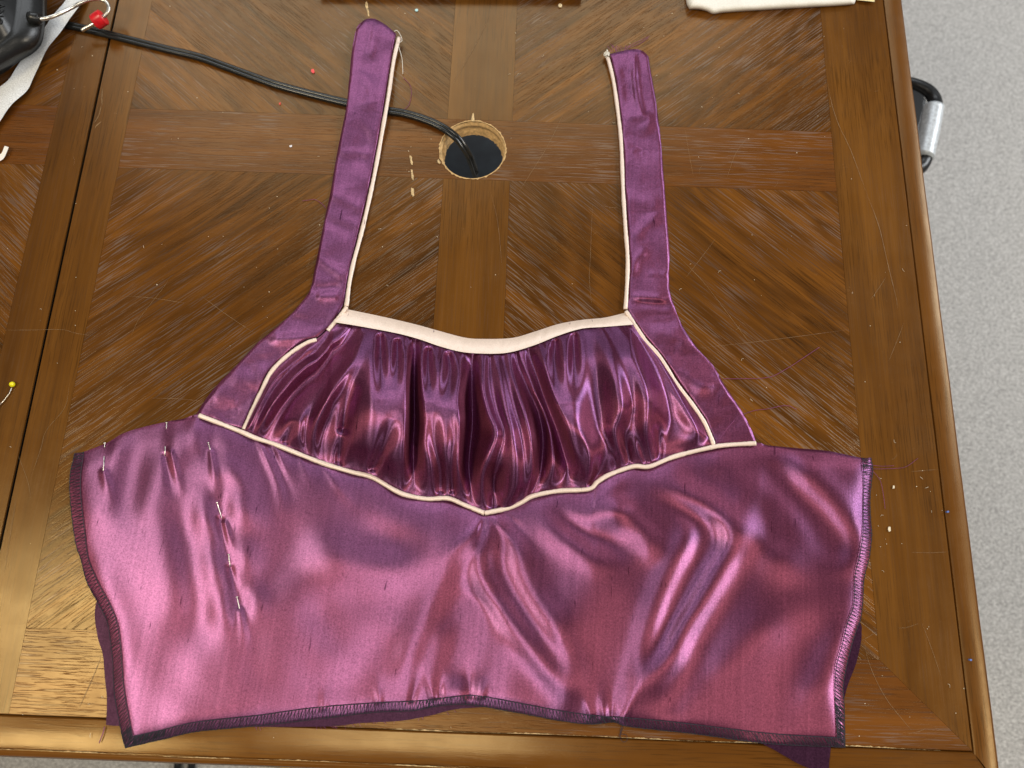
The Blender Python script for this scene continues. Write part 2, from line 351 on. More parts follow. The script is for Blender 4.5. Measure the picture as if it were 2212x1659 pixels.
# apron and legs under the top
prism('apron', [(-0.95, YG + 0.012), (XG - 0.02, YG + 0.012), (XG - 0.02, YG + 0.034), (-0.95, YG + 0.034)], -0.10, -TH - 0.0002, WD['mh'], T)
prism('apron', [(XG - 0.034, YG + 0.035), (XG - 0.012, YG + 0.035), (XG - 0.012, YTG - 0.04), (XG - 0.034, YTG - 0.04)], -0.10, -TH - 0.0002, WD['mv'], T)
prism('apron', [(-0.95, YTG - 0.034), (XG - 0.04, YTG - 0.034), (XG - 0.04, YTG - 0.012), (-0.95, YTG - 0.012)], -0.10, -TH - 0.0002, WD['mh'], T)
prism('apron', [(-0.99, YG + 0.035), (-0.968, YG + 0.035), (-0.968, YTG - 0.04), (-0.99, YTG - 0.04)], -0.10, -TH - 0.0002, WD['mv'], T)
for (x0, y0) in ((0.240, -0.115), (0.240, 0.665), (-1.0, -0.115), (-1.0, 0.665)):
    lg = prism('leg', [(x0, y0), (x0 + 0.078, y0), (x0 + 0.078, y0 + 0.078), (x0, y0 + 0.078)], FZ, -0.031, WD['mv'], T, 0.004)
# scratches, rub marks: shallow pale lines lying in the varnish
def ribbon(V, Fc, pts, wd, z, jit=0.0):
    P = resample(pts, max(8, len(pts) * 8)); n = len(P); q = W(P[:, 0], P[:, 1], z)
    d = np.gradient(q, axis=0); s = np.stack([-d[:, 1], d[:, 0]], 1); s /= np.linalg.norm(s, axis=1)[:, None] + 1e-9
    b = len(V)
    for k in range(n):
        f = min(1, 4 * k / n + 0.15, 4 * (n - 1 - k) / n + 0.15); ww = wd * f * (1 + jit * (random.random() - 0.5)); off = jit * wd * (random.random() - 0.5)
        V.append((q[k][0] + s[k][0] * (ww + off), q[k][1] + s[k][1] * (ww + off), z)); V.append((q[k][0] - s[k][0] * (ww - off), q[k][1] - s[k][1] * (ww - off), z))
        if k: Fc.append((b + 2 * k - 2, b + 2 * k - 1, b + 2 * k + 1, b + 2 * k))
SC = [([(1065, 0), (1050, 50), (1020, 110), (975, 187)], .00016), ([(1788, 180), (1797, 225), (1812, 270), (1838, 325), (1862, 390), (1871, 415)], .00022),
      ([(1871, 415), (1899, 490), (1919, 575), (1935, 640), (1939, 665)], .00022), ([(1952, 698), (1944, 720), (1920, 780)], .00012), ([(1914, 598), (1900, 620), (1880, 648)], .00013),
      ([(275, 640), (330, 644), (400, 655)], .00014), ([(367, 600), (350, 625), (300, 690), (282, 730)], .00012), ([(432, 637), (490, 680), (553, 722)], .00013),
      ([(1451, 540), (1520, 610), (1600, 715), (1640, 770)], .00014), ([(1511, 752), (1660, 735), (1834, 712)], .00014), ([(1548, 512), (1520, 550), (1481, 600)], .00012),
      ([(150, 829), (140, 880), (100, 930), (88, 970), (65, 1036)], .00012), ([(40, 985), (60, 1040), (66, 1075)], .00012), ([(35, 1080), (20, 1170), (8, 1244)], .00014),
      ([(1866, 1384), (1880, 1440), (1915, 1510), (1971, 1580)], .00016), ([(1991, 1344), (2012, 1400), (2034, 1464)], .00011), ([(1966, 1019), (2000, 1016), (2027, 1014)], .00013),
      ([(1970, 1193), (2010, 1194), (2050, 1192)], .00012), ([(220, 1414), (200, 1465), (170, 1531)], .00025), ([(318, 860), (380, 861), (440, 867)], .0001),
      ([(0, 713), (60, 713), (132, 712), (165, 720), (210, 727)], .00012), ([(1280, 440), (1275, 560), (1273, 600), (1278, 660)], .00011), ([(1300, 444), (1320, 448), (1342, 450)], .00012),
      ([(1060, 415), (1075, 480), (1085, 580)], .00011), ([(1220, 240), (1180, 320), (1120, 415)], .00013), ([(1480, 280), (1490, 340), (1498, 380)], .0001), ([(1620, 290), (1590, 330), (1570, 385)], .0001),
      ([(222, 190), (220, 215), (221, 228)], .0004), ([(219, 228), (213, 250), (203, 266)], .0004), ([(219, 262), (208, 272), (205, 278)], .0005), ([(1960, 1585), (1985, 1580), (2003, 1572)], .0001), ([(1895, 1364), (1872, 1378), (1862, 1384)], .0001), ([(1940, 1357), (1960, 1355), (1984, 1347)], .00011)]
V, Fc = [], []
for pts, wd in SC: ribbon(V, Fc, pts, wd * 0.6, 0.00022, 0.8)
for i in range(70):                                        # hairline nicks
    x, y = random.uniform(10, 2090), random.uniform(20, 1540); a = random.uniform(0, 6.3); l = random.uniform(5, 34)
    if 350 < x < 1650 and y > 900: continue
    ribbon(V, Fc, [(x, y), (x + l * .5 * math.cos(a + .2), y + l * .5 * math.sin(a + .2)), (x + l * math.cos(a), y + l * math.sin(a))], random.uniform(.00002, .00005), 0.00020, 0.8)
tag(pyd('scratch_marks', V, Fc, SCR, T, False), kind='stuff')
for pts in ([(884, 334), (888, 333), (892, 348), (892, 358), (887, 355), (885, 344)], [(887, 366), (891, 365), (894, 380), (894, 390), (889, 389), (888, 376)], [(887, 405), (892, 404), (896, 415), (895, 424), (889, 424), (887, 415)],
            [(788, 0), (792, -2), (795, 10), (797, 24), (799, 36), (795, 35), (791, 22), (788, 10)]):
    V, Fc = [], []; c = np.mean(pts, 0); b = resample(pts + [pts[0]], 20)
    for k in range(len(b)): p = c + (b[k] - c) * random.uniform(.55, 1.0); V.append(W(p[0], p[1], 0.0003 + 0.0002 * random.random()))
    V.append(W(c[0], c[1], 0.0006)); Fc = [(k, (k + 1) % len(b), len(b)) for k in range(len(b))]
    pyd('wood_chip_mark', V, Fc, CHIP, T, False)
# ------------------------------------------------------------------ cloth height helpers (photo pixels in, millimetres out)
def pdist(X, Y, pts):
    P = np.asarray(pts, float); L = np.linalg.norm(np.diff(P, axis=0), axis=1); cum = np.r_[0, np.cumsum(L)]
    best = np.full(X.shape, 1e9); tt = np.zeros(X.shape); sg = np.zeros(X.shape)
    for i in range(len(P) - 1):
        a, b = P[i], P[i + 1]; d = b - a; u = np.clip(((X - a[0]) * d[0] + (Y - a[1]) * d[1]) / (L[i] ** 2 + 1e-9), 0, 1)
        qx, qy = X - a[0] - u * d[0], Y - a[1] - u * d[1]; dist = np.hypot(qx, qy); m = dist < best
        best[m] = dist[m]; tt[m] = ((cum[i] + u * L[i]) / cum[-1])[m]; sg[m] = np.sign(d[0] * qy - d[1] * qx)[m]
    return best, tt, sg
def stroke(X, Y, pts, wd, h, wl=None, taper=0.25, w1=None, h1=None):
    """a fold along a line with rounded ends; wd / wl: half widths on the two sides; w1 / h1: width and height at its far end"""
    P = resample(pts, 24); ln = np.linalg.norm(np.diff(P, axis=0), axis=1).sum()
    d, t, s = pdist(X, Y, P); wdt = np.where(s > 0, wd, wl) if wl else wd + ((w1 or wd) - wd) * t
    hh = h + ((h if h1 is None else h1) - h) * t
    f = 1.0
    if taper > 0 and ln > 5 * wd: f = sstep(np.minimum(t, 1 - t) / taper * .85 + .15)
    return hh * f * np.exp(-(d / wdt) ** 2)
def blur(Z, sy, sx):
    for ax, sg in ((0, sy), (1, sx)):
        r = int(3 * sg) + 1; k = np.exp(-0.5 * (np.arange(-r, r + 1) / sg) ** 2); k /= k.sum()
        pad = [(0, 0), (0, 0)]; pad[ax] = (r, r); Q = np.pad(Z, pad, mode='edge'); out = np.zeros_like(Z); n = Z.shape[ax]
        for i, w_ in enumerate(k): out += w_ * (Q[i:i + n] if ax == 0 else Q[:, i:i + n])
        Z = out
    return Z
def waves(X, Y, n, lo, hi, seed, ang=None, spread=3.14):
    r = np.random.default_rng(seed); out = np.zeros(X.shape)
    for i in range(n):
        l = r.uniform(lo, hi); a = r.uniform(0, 6.283) if ang is None else ang + r.uniform(-spread, spread)
        out += np.sin(2 * np.pi * (X * np.cos(a) + Y * np.sin(a)) / l + r.uniform(0, 6.28)) * l / hi
    return out / math.sqrt(n)
def sstep(x): x = np.clip(x, 0, 1); return x * x * (3 - 2 * x)
def edgef(X, Y, poly, wd):
    d, _, _ = pdist(X, Y, np.vstack([poly, poly[:1]])); return np.sqrt(np.clip(1 - (1 - np.clip(d / wd, 0, 1)) ** 2, 0, 1)), d
PIPE = [(430, 896), (480, 915), (523, 932), (553, 945), (593, 958), (653, 982), (703, 1001), (760, 1018), (803, 1029), (850, 1056), (878, 1068), (923, 1076), (968, 1075), (1003, 1089), (1047, 1107),
        (1098, 1096), (1126, 1084), (1151, 1070), (1206, 1059), (1271, 1055), (1291, 1039), (1318, 1023), (1368, 1006), (1403, 1006), (1456, 985), (1531, 966), (1568, 960), (1633, 956)]
TOPL = [(161, 980), (181, 976), (230, 957), (262, 938), (300, 925), (360, 911), (395, 905)]
TOPR = [(1659, 962), (1720, 968), (1779, 973), (1809, 978), (1861, 989), (1881, 989)]
BL_O = [(161, 980), (152, 1024), (151, 1066), (157, 1129), (165, 1179), (175, 1209), (185, 1249), (197, 1276), (210, 1299), (230, 1339), (237, 1369), (244, 1431), (247, 1494), (255, 1544), (265, 1594), (271, 1615)]
BL_I = [(181, 976), (174, 1029), (175, 1079), (182, 1141), (190, 1204), (204, 1241), (217, 1269), (237, 1306), (252, 1344), (260, 1394), (267, 1481), (277, 1544), (286, 1591)]
BR_O = [(1881, 989), (1885, 1016), (1881, 1054), (1879, 1089), (1881, 1129), (1883, 1154), (1881, 1179), (1876, 1211), (1866, 1250), (1864, 1294), (1859, 1336), (1849, 1364), (1834, 1414), (1821, 1481), (1823, 1519), (1825, 1614)]
BR_I = [(1863, 989), (1866, 1029), (1865, 1091), (1864, 1154), (1856, 1204), (1847, 1243), (1844, 1306), (1831, 1344), (1819, 1394), (1806, 1444), (1804, 1506), (1809, 1594)]
BB_O = [(271, 1615), (350, 1597), (425, 1580), (553, 1568), (678, 1554), (803, 1539), (890, 1535), (953, 1524), (1015, 1522), (1106, 1537), (1213, 1557), (1276, 1564), (1326, 1560), (1356, 1569), (1456, 1580), (1516, 1587), (1659, 1606), (1825, 1614)]
BB_I = [(286, 1591), (337, 1580), (425, 1560), (553, 1546), (678, 1529), (803, 1519), (903, 1514), (965, 1507), (1028, 1503), (1106, 1516), (1213, 1536), (1306, 1548), (1346, 1550), (1456, 1560), (1659, 1584), (1809, 1594)]
BODY_POLY = np.array(TOPL + PIPE + TOPR + BR_O[1:-1] + BB_O[::-1] + BL_O[::-1][1:-1], float)
PINS = [(476, 1105), (495, 1212), (517, 1308), (453, 970), (358, 960), (226, 990)]
def h_body(X, Y):
    e, d = edgef(X, Y, BODY_POLY, 9.0); dq = pdist(X, Y, PIPE)[0]; e = np.where(dq < 14, np.maximum(e, 0.9), e)
    z = 3.2 * np.ones(X.shape)
    z += 0.8 * waves(X, Y, 9, 150, 420, 3) + 0.09 * waves(X, Y, 9, 60, 130, 5)
    z += 0.09 * waves(X, Y, 6, 60, 140, 9, 0.05, 0.25)                     # lengthwise ripple
    def a(pts, wd, h, wl=None, taper=.3): return stroke(X, Y, pts, wd * 1.55, h * 0.80, wl=wl * 1.55 if wl else None, taper=max(taper, .2))
    # left half: pinned area
    gb = lambda x, y, wx, wy, h: h * np.exp(-((X - x) / wx) ** 2 - ((Y - y) / wy) ** 2)
    for (x, y) in PINS[:3]: z += gb(x + 1, y, 17, 34, -1.7) + gb(x - 30, y + 14, 24, 40, 1.2) + gb(x + 36, y - 8, 26, 40, 1.1)
    z += a([(383, 1040), (395, 1120), (413, 1223), (443, 1365), (450, 1420)], 24, -1.9) + a([(350, 1010), (365, 1120), (385, 1230), (405, 1360)], 28, 1.0) + a([(425, 1010), (440, 1090), (452, 1200), (470, 1330), (490, 1420)], 22, 1.1)
    z += a([(300, 940), (292, 1000), (276, 1080)], 28, -1.7) + a([(250, 945), (232, 1010), (225, 1090)], 26, 1.0) + a([(330, 960), (335, 1010), (318, 1080), (300, 1140)], 18, 1.4)
    z += a([(358, 912), (358, 975)], 10, -1.6) + a([(372, 915), (376, 970), (385, 1020)], 9, 1.7) + a([(453, 920), (455, 980)], 9, -1.4) + a([(425, 915), (425, 960)], 9, 1.5) + a([(226, 955), (224, 1010)], 9, -1.2)
    z += a([(500, 1010), (530, 1060), (540, 1110)], 20, 1.6) + a([(455, 1020), (490, 1010), (520, 1030)], 14, 1.2)
    # centre: pulls radiating from the point of the bust seam
    z += a([(1040, 1120), (985, 1165), (900, 1210), (800, 1225), (690, 1190), (620, 1140)], 42, 3.4, wl=30, taper=.3) + a([(760, 1080), (840, 1120), (930, 1130), (1010, 1118)], 30, 2.2)
    z += a([(820, 1160), (850, 1170)], 26, -1.6) + a([(1038, 1125), (1000, 1200), (940, 1310), (890, 1420), (868, 1500)], 22, 2.6, taper=.12) + a([(1030, 1150), (985, 1260), (930, 1380), (895, 1490)], 15, -2.2)
    z += a([(1030, 1250), (1020, 1330), (1008, 1420), (1000, 1500)], 30, -3.2) + a([(1046, 1112), (1042, 1180), (1047, 1250), (1105, 1340), (1160, 1410), (1205, 1470), (1225, 1530)], 15, 4.4, wl=20, taper=.08)
    z += a([(1080, 1130), (1082, 1230), (1130, 1320), (1185, 1400), (1235, 1490)], 17, -3.0, taper=.15) + a([(1125, 1130), (1118, 1190), (1150, 1280), (1205, 1370), (1240, 1450), (1247, 1535)], 19, 3.8, taper=.12)
    z += a([(955, 1330), (935, 1420), (925, 1500)], 14, 1.4) + a([(575, 1250), (640, 1180)], 34, -1.8) + a([(700, 1330), (715, 1380)], 24, -1.1) + a([(545, 1390), (550, 1450)], 26, -1.0) + a([(810, 1400), (760, 1480)], 26, -1.1) + a([(275, 1255), (290, 1300)], 30, -0.9)
    # right half: big loops below the gathers
    z += a([(1150, 1085), (1200, 1150), (1260, 1195), (1330, 1240)], 18, 3.2, taper=.3) + a([(1180, 1080), (1230, 1130), (1300, 1165), (1370, 1205)], 14, -2.2) + a([(1215, 1075), (1280, 1110), (1350, 1120), (1400, 1160), (1415, 1225)], 18, 4.0, taper=.2)
    z += a([(1290, 1052), (1300, 1085), (1330, 1100)], 12, 2.8) + a([(1235, 1065), (1250, 1090), (1290, 1100)], 9, -2.0) + a([(1330, 1035), (1322, 1075), (1345, 1100)], 11, 2.6)
    z += a([(1345, 1060), (1430, 1098), (1478, 1130), (1480, 1165), (1455, 1215), (1415, 1310), (1380, 1450), (1352, 1540)], 14, 3.6, wl=18, taper=.10) + a([(1385, 1062), (1470, 1100), (1522, 1138), (1524, 1172), (1492, 1245), (1445, 1345), (1398, 1470)], 17, -3.6, taper=.15)
    z += a([(1385, 1035), (1485, 1073), (1553, 1115), (1583, 1152), (1580, 1185), (1548, 1240), (1488, 1335), (1426, 1440), (1362, 1530)], 14, 6.2, wl=22, taper=.10) + a([(1610, 1150), (1590, 1230), (1540, 1330), (1480, 1430)], 26, -2.6, taper=.2)
    z += a([(1645, 985), (1700, 1045), (1760, 1110), (1810, 1180), (1815, 1230)], 20, -4.0, taper=.15) + a([(1690, 985), (1760, 1040), (1815, 1100), (1845, 1170), (1830, 1260)], 24, 3.2, taper=.15) + a([(1610, 1010), (1618, 1110), (1660, 1190), (1725, 1240), (1735, 1275)], 24, 3.0)
    z += a([(1640, 1060), (1650, 1130), (1690, 1200)], 18, -2.0) + a([(1690, 1310), (1610, 1400), (1540, 1490)], 26, 2.2) + a([(1830, 1330), (1790, 1450), (1740, 1560)], 24, 2.2) + a([(1740, 1380), (1690, 1480), (1650, 1560)], 30, -1.8) + a([(1500, 1440), (1450, 1520)], 20, -1.8) + a([(1270, 1270), (1235, 1330)], 34, 1.8)
    z += a([(1545, 1000), (1580, 1030)], 16, 1.4) + a([(1490, 1005), (1500, 1040)], 13, -1.2)
    # small puckers held by the seams
    sp = np.interp(X, [430, 1047, 1633], [0, 40, 85]); dp, tp, _ = pdist(X, Y, PIPE)
    z += np.exp(-dp / 24) * 0.55 * np.sin(tp * 110 + 4 * np.sin(tp * 31)) * (0.5 + 0.5 * np.sin(tp * 17 + 1)) * sstep((tp - .05) / .2)
    dbt, tb, _ = pdist(X, Y, BB_I)
    pk = 0.06 + 0.9 * np.exp(-((X - 940) / 110) ** 2) + 1.0 * np.exp(-((X - 1310) / 90) ** 2)
    z += np.exp(-dbt / 34) * pk * 0.8 * np.sin(tb * 150 + 5 * np.sin(tb * 23)) * (Y < 1620)
    z = np.where(d < 30, z * (0.55 + 0.45 * sstep(d / 30)) , z)
    return 0.5 + e * np.maximum(z - 0.5, 0.9)
def Zb(x, y): return float(h_body(np.array([float(x)]), np.array([float(y)]))[0]) / 1000
# ------------------------------------------------------------------ the garment
g0 = W(1040, 1300)
GARM = empty('satin_bodice', (float(g0[0]), float(g0[1]), 0), 'unfinished purple satin bodice with cream piping laid flat on the wooden table', 'garment')
PX, PY = coons(TOPL + PIPE + TOPR, BB_O, BL_O, BR_O, 560, 230)
HB = h_body(PX, PY); HS = blur(HB, 4.5, 4.5); mB = edgef(PX, PY, BODY_POLY, 22)[0] ** 2
PULL = 0 * HB                                               # tight little pulls running out of seams and pins
for pts, wd, h in (([(1047, 1114), (1010, 1160), (960, 1205)], 7, 1.0), ([(1044, 1116), (1035, 1170), (1010, 1230)], 7, -.9), ([(1052, 1115), (1066, 1180)], 7, .9), ([(1060, 1110), (1100, 1160), (1135, 1215)], 8, 1.0), ([(1085, 1104), (1120, 1140), (1160, 1190)], 7, -.8), ([(600, 965), (622, 1030)], 8, .8), ([(560, 950), (598, 1040), (608, 1100)], 8, 1.0), ([(580, 958), (628, 1070)], 7, -.7), ([(700, 1003), (740, 1060), (770, 1090)], 9, .8), ([(650, 985), (668, 1040)], 7, .6),
                   ([(476, 1122), (490, 1198)], 7, -1.0), ([(497, 1226), (512, 1290)], 7, -1.0), ([(485, 1130), (503, 1195)], 6, .8), ([(519, 1322), (530, 1400)], 8, .7), ([(358, 986), (372, 1060)], 7, -.9), ([(368, 975), (390, 1060)], 6, .8), ([(456, 978), (470, 1080)], 7, .8), ([(224, 1020), (240, 1080)], 8, .8), ([(935, 1506), (924, 1455)], 7, .9), ([(950, 1506), (952, 1450)], 6, -.8), ([(1015, 1502), (1010, 1440)], 8, -1.0), ([(1040, 1504), (1048, 1460)], 7, .8), ([(890, 1512), (905, 1455)], 7, -.8), ([(1305, 1546), (1298, 1490)], 7, .9), ([(1320, 1548), (1322, 1480)], 7, -.9), ([(1348, 1550), (1380, 1480)], 7, .9), ([(1275, 1542), (1262, 1490)], 7, .7), ([(820, 1515), (815, 1470)], 7, .6), ([(700, 1528), (706, 1480)], 8, .5)):
    PULL += stroke(PX, PY, pts, wd, h, None, 0.0, wd * 1.8, h * .15)
grid_obj('lower_panel', W(PX, PY, np.maximum(HB + (HS - HB) * mB + PULL * mB, .6) / 1000), SATIN, GARM)
# lining that peeks out below
LT = [(300, 1250), (900, 1250), (1600, 1250)]
LIN_L = [(215, 1285), (207, 1305), (205, 1337), (212, 1381), (222, 1414), (227, 1469), (231, 1512), (229, 1566)]
LIN_B = [(229, 1566), (262, 1568), (400, 1566), (553, 1570), (713, 1569), (778, 1562), (865, 1557), (928, 1546), (1003, 1530), (1150, 1530), (1400, 1560), (1600, 1590), (1659, 1613), (1697, 1634), (1734, 1654), (1784, 1668), (1792, 1640)]
LIN_R = [(1800, 1290), (1855, 1340), (1861, 1369), (1859, 1392), (1849, 1434), (1831, 1481), (1822, 1514), (1800, 1580), (1792, 1640)]
PX2, PY2 = coons([(215, 1285), (900, 1290), (1800, 1290)], LIN_B, LIN_L, LIN_R, 300, 60)
zl = 0.35 + 0.15 * waves(PX2, PY2, 6, 80, 200, 21)
grid_obj('lining', W(PX2, PY2, np.maximum(zl, 0.15) / 1000 + np.where(PY2 > 1500, 0.0003, 0)), LINING, GARM)
# straps
SL_L = [(783, 46), (770, 62), (760, 112), (753, 187), (747, 237), (728, 332), (714, 415), (703, 465), (690, 530), (678, 590), (673, 615), (665, 635), (635, 672), (603, 702), (573, 727), (553, 744), (515, 785), (467, 834), (440, 869), (424, 896)]
SL_R = [(856, 73), (846, 125), (834, 200), (822, 275), (808, 350), (795, 415), (780, 477), (770, 520), (759, 565), (750, 610), (743, 652), (726, 684), (706, 710), (682, 730), (660, 737), (628, 757), (598, 782), (578, 807), (566, 832), (549, 868), (524, 928)]
SL_T = [(783, 46), (792, 41), (804, 40), (815, 43), (835, 55), (856, 73)]
SL_B = [(424, 896), (455, 906), (490, 919), (524, 930)]
SR_L = [(1317, 117), (1321, 130), (1331, 175), (1341, 250), (1347, 312), (1351, 410), (1357, 490), (1361, 565), (1358, 640), (1357, 668), (1376, 700), (1398, 732), (1431, 770), (1466, 825), (1493, 861), (1523, 904), (1538, 936), (1546, 963)]
SR_R = [(1401, 122), (1405, 150), (1416, 212), (1421, 250), (1427, 300), (1436, 410), (1442, 490), (1446, 540), (1445, 590), (1446, 622), (1453, 652), (1473, 702), (1506, 752), (1541, 790), (1563, 829), (1593, 874), (1618, 917), (1635, 958)]
SR_T = [(1317, 117), (1340, 111), (1368, 106), (1388, 110), (1401, 122)]
SR_B = [(1546, 963), (1570, 960), (1600, 957), (1635, 958)]
def h_strap(X, Y, poly, seed, lifts, folds):
    e, d = edgef(X, Y, poly, 7.0)
    z = 2.3 + 0.45 * waves(X, Y, 8, 45, 120, seed) + 0.06 * waves(X, Y, 6, 24, 50, seed + 1)
    for pts, wd, h in folds: z += stroke(X, Y, pts, wd * 1.25, h * .85)
    z = 0.8 + e * np.maximum(z - 0.8, 0.8)
    for (x, y, wx, wy, h) in lifts: z += h * np.exp(-((X - x) / wx) ** 2 - ((Y - y) / wy) ** 2)
    return z
LFT = [(790, 222, 400, 80, 4.6), (800, 70, 300, 60, 3.5)]
polyL = np.array(SL_T + SL_R[1:] + SL_B[::-1][1:] + SL_L[::-1][1:-1], float); polyR = np.array(SR_T + SR_R[1:] + SR_B[::-1][1:] + SR_L[::-1][1:-1], float)
FL_L = [([(815, 45), (800, 130)], 7, 1.0), ([(770, 150), (800, 190), (790, 240)], 12, 1.1), ([(760, 260), (785, 300), (770, 360)], 12, -1.0), ([(745, 330), (790, 330)], 9, .7), ([(720, 420), (770, 445)], 10, .9), ([(710, 480), (760, 500)], 10, -.8), ([(690, 560), (735, 590)], 9, .9),
        ([(668, 625), (740, 618)], 7, -1.0), ([(680, 640), (735, 640)], 8, 1.2), ([(640, 690), (700, 700)], 12, -.9), ([(575, 735), (680, 727)], 9, 1.6), ([(540, 790), (600, 765)], 12, -1.0), ([(470, 850), (560, 810)], 20, 1.0), ([(500, 900), (555, 850)], 15, -.9)]
FL_R = [([(1368, 108), (1375, 200), (1390, 260)], 6, 1.6), ([(1350, 140), (1362, 230)], 10, -.8), ([(1345, 250), (1400, 255), (1390, 290)], 10, 1.4), ([(1355, 300), (1410, 320)], 12, -1.0), ([(1365, 430), (1410, 440)], 12, 1.0), ([(1365, 520), (1400, 480), (1430, 470)], 10, 1.2), ([(1365, 600), (1375, 560), (1400, 540)], 8, 1.2),
        ([(1362, 640), (1445, 645)], 6, 1.3), ([(1370, 655), (1450, 662)], 6, -1.0), ([(1400, 590), (1445, 594)], 5, .7), ([(1385, 690), (1450, 690)], 12, -.7), ([(1400, 715), (1470, 730), (1480, 770)], 12, 1.0), ([(1450, 790), (1520, 830)], 14, 1.4), ([(1490, 850), (1560, 830), (1565, 880)], 14, 1.0), ([(1540, 930), (1600, 900)], 18, -.8)]
X, Y = coons(SL_T, SL_B, SL_L, SL_R, 46, 330); ZL = h_strap(X, Y, polyL, 31, LFT, FL_L)
s = grid_obj('strap', W(X, Y, ZL / 1000), SATIN_S, GARM)
X, Y = coons(SR_T, SR_B, SR_L, SR_R, 46, 330); ZR = h_strap(X, Y, polyR, 41, [(1360, 130, 200, 60, 1.5)], FL_R)
s = grid_obj('strap', W(X, Y, ZR / 1000), SATIN_S, GARM)
# the turned-under layer showing at the left strap's top edge
q = coons([(776, 58), (783, 50)], [(752, 190), (757, 190)], [(772, 58), (762, 110), (752, 190)], [(783, 50), (770, 110), (757, 190)], 6, 30)
grid_obj('strap_under_layer', W(q[0], q[1], 0.0038 + 0.001 * np.sin(np.linspace(0, 3.1, 6))[None, :] + 0 * q[0]), SATIN, GARM)
# piping cords
def zlift(x, y): return sum(h * math.exp(-((x - a) / wx) ** 2 - ((y - b) / wy) ** 2) for a, b, wx, wy, h in LFT)
def piping(name, pts, r, zf, n=160):
    P = resample(pts, n); z = np.array([zf(*p) for p in P]); rr = r * 0.82 * (1 + 0.06 * np.sin(np.linspace(0, 46, n)) + 0.04 * RNG.standard_normal(n))
    Q = W(P[:, 0], P[:, 1], z); V, Fc = [], []; tube(V, Fc, Q, rr, 10, True, 0.7)
    o = pyd(name, V, Fc, CREAM, GARM); uv = o.data.uv_layers.new(name='UVMap')
    for lp in o.data.loops: c = o.data.vertices[lp.vertex_index].co; uv.data[lp.index].uv = (c.x * 10, c.y * 10)
    return o
piping('piping', [(862, 81), (851, 128), (840, 202), (827, 277), (814, 351), (801, 416), (787, 478), (776, 522), (764, 566), (755, 611), (750, 650), (748, 662)], 0.00185, lambda x, y: 0.0022 + zlift(x, y) / 1000)
piping('piping', [(749, 663), (734, 683), (720, 700), (708, 714)], 0.0018, lambda x, y: 0.0042)
piping('piping', [(684, 734), (662, 741), (630, 761), (601, 786), (582, 809), (570, 834), (553, 869), (527, 927)], 0.0019, lambda x, y: 0.0034)
piping('piping', [(1312, 124), (1316, 136), (1326, 180), (1336, 252), (1342, 313), (1346, 411), (1351, 491), (1356, 566), (1353, 640), (1351, 668)], 0.0018, lambda x, y: 0.0022 + 0.0012 * math.exp(-((y - 130) / 60) ** 2))
piping('piping', [(1352, 672), (1371, 701), (1393, 734), (1426, 772), (1461, 828), (1488, 863), (1518, 906), (1533, 937), (1542, 961)], 0.0018, lambda x, y: 0.0036)
PIPE_C = [(x, y + 1.5) for x, y in PIPE]
piping('piping', PIPE_C[:15], 0.0019, lambda x, y: 0.0036 + 0.0006 * math.sin(x * .06), 220)
piping('piping', PIPE_C[14:], 0.0019, lambda x, y: 0.0036 + 0.0006 * math.sin(x * .05), 220)
# cream neckline band
NB_T = [(750, 668), (803, 679), (853, 690), (903, 702), (953, 716), (1003, 729), (1040, 732), (1106, 730), (1156, 716), (1206, 700), (1256, 691), (1306, 686), (1349, 676)]
NB_B = [(723, 696), (778, 705), (853, 719), (903, 732), (953, 749), (1003, 761), (1065, 764), (1106, 760), (1156, 745), (1206, 725), (1256, 710), (1306, 706), (1369, 701)]
X, Y = coons(NB_T, NB_B, [(750, 668), (723, 696)], [(1349, 676), (1369, 701)], 200, 14)
vv = np.linspace(0, 1, 14)[:, None]
Z = 1.0 + 2.6 * np.sin(np.clip(vv, .02, 1) * 2.2) ** .6 + 3.2 * vv + 0.35 * waves(X, Y, 8, 40, 140, 51) + 0.15 * waves(X, Y, 5, 16, 30, 52)
grid_obj('neckline_band', W(X, Y, Z / 1000), CREAM, GARM)
# gathered bust panel
BU_T = [(x, y - 1) for x, y in NB_B]; BU_T[0] = (716, 700); BU_T[-1] = (1362, 696)
BU_L = [(716, 700), (708, 712), (684, 732), (662, 739), (630, 759), (600, 785), (582, 808), (569, 834), (551, 868), (525, 930)]
BU_R = [(1362, 696), (1373, 705), (1393, 732), (1426, 771), (1463, 828), (1489, 862), (1519, 905), (1535, 938), (1544, 963)]
BU_B = [(525, 930), (553, 942), (593, 955), (653, 979), (703, 998), (760, 1015), (803, 1026), (850, 1053), (878, 1064), (923, 1072), (968, 1072), (1003, 1086), (1036, 1100), (1062, 1104), (1098, 1100), (1126, 1087), (1151, 1068), (1206, 1056), (1255, 1054), (1274, 1062), (1291, 1036), (1318, 1019), (1368, 1002), (1403, 1002), (1456, 981), (1531, 962), (1544, 963)]
NU, NV = 480, 250
BX, BY = coons(BU_T, BU_B, BU_L, BU_R, NU, NV)
bv = np.linspace(0, 1, NV)[:, None] + 0 * BX; bu = np.linspace(0, 1, NU)[None] + 0 * BX
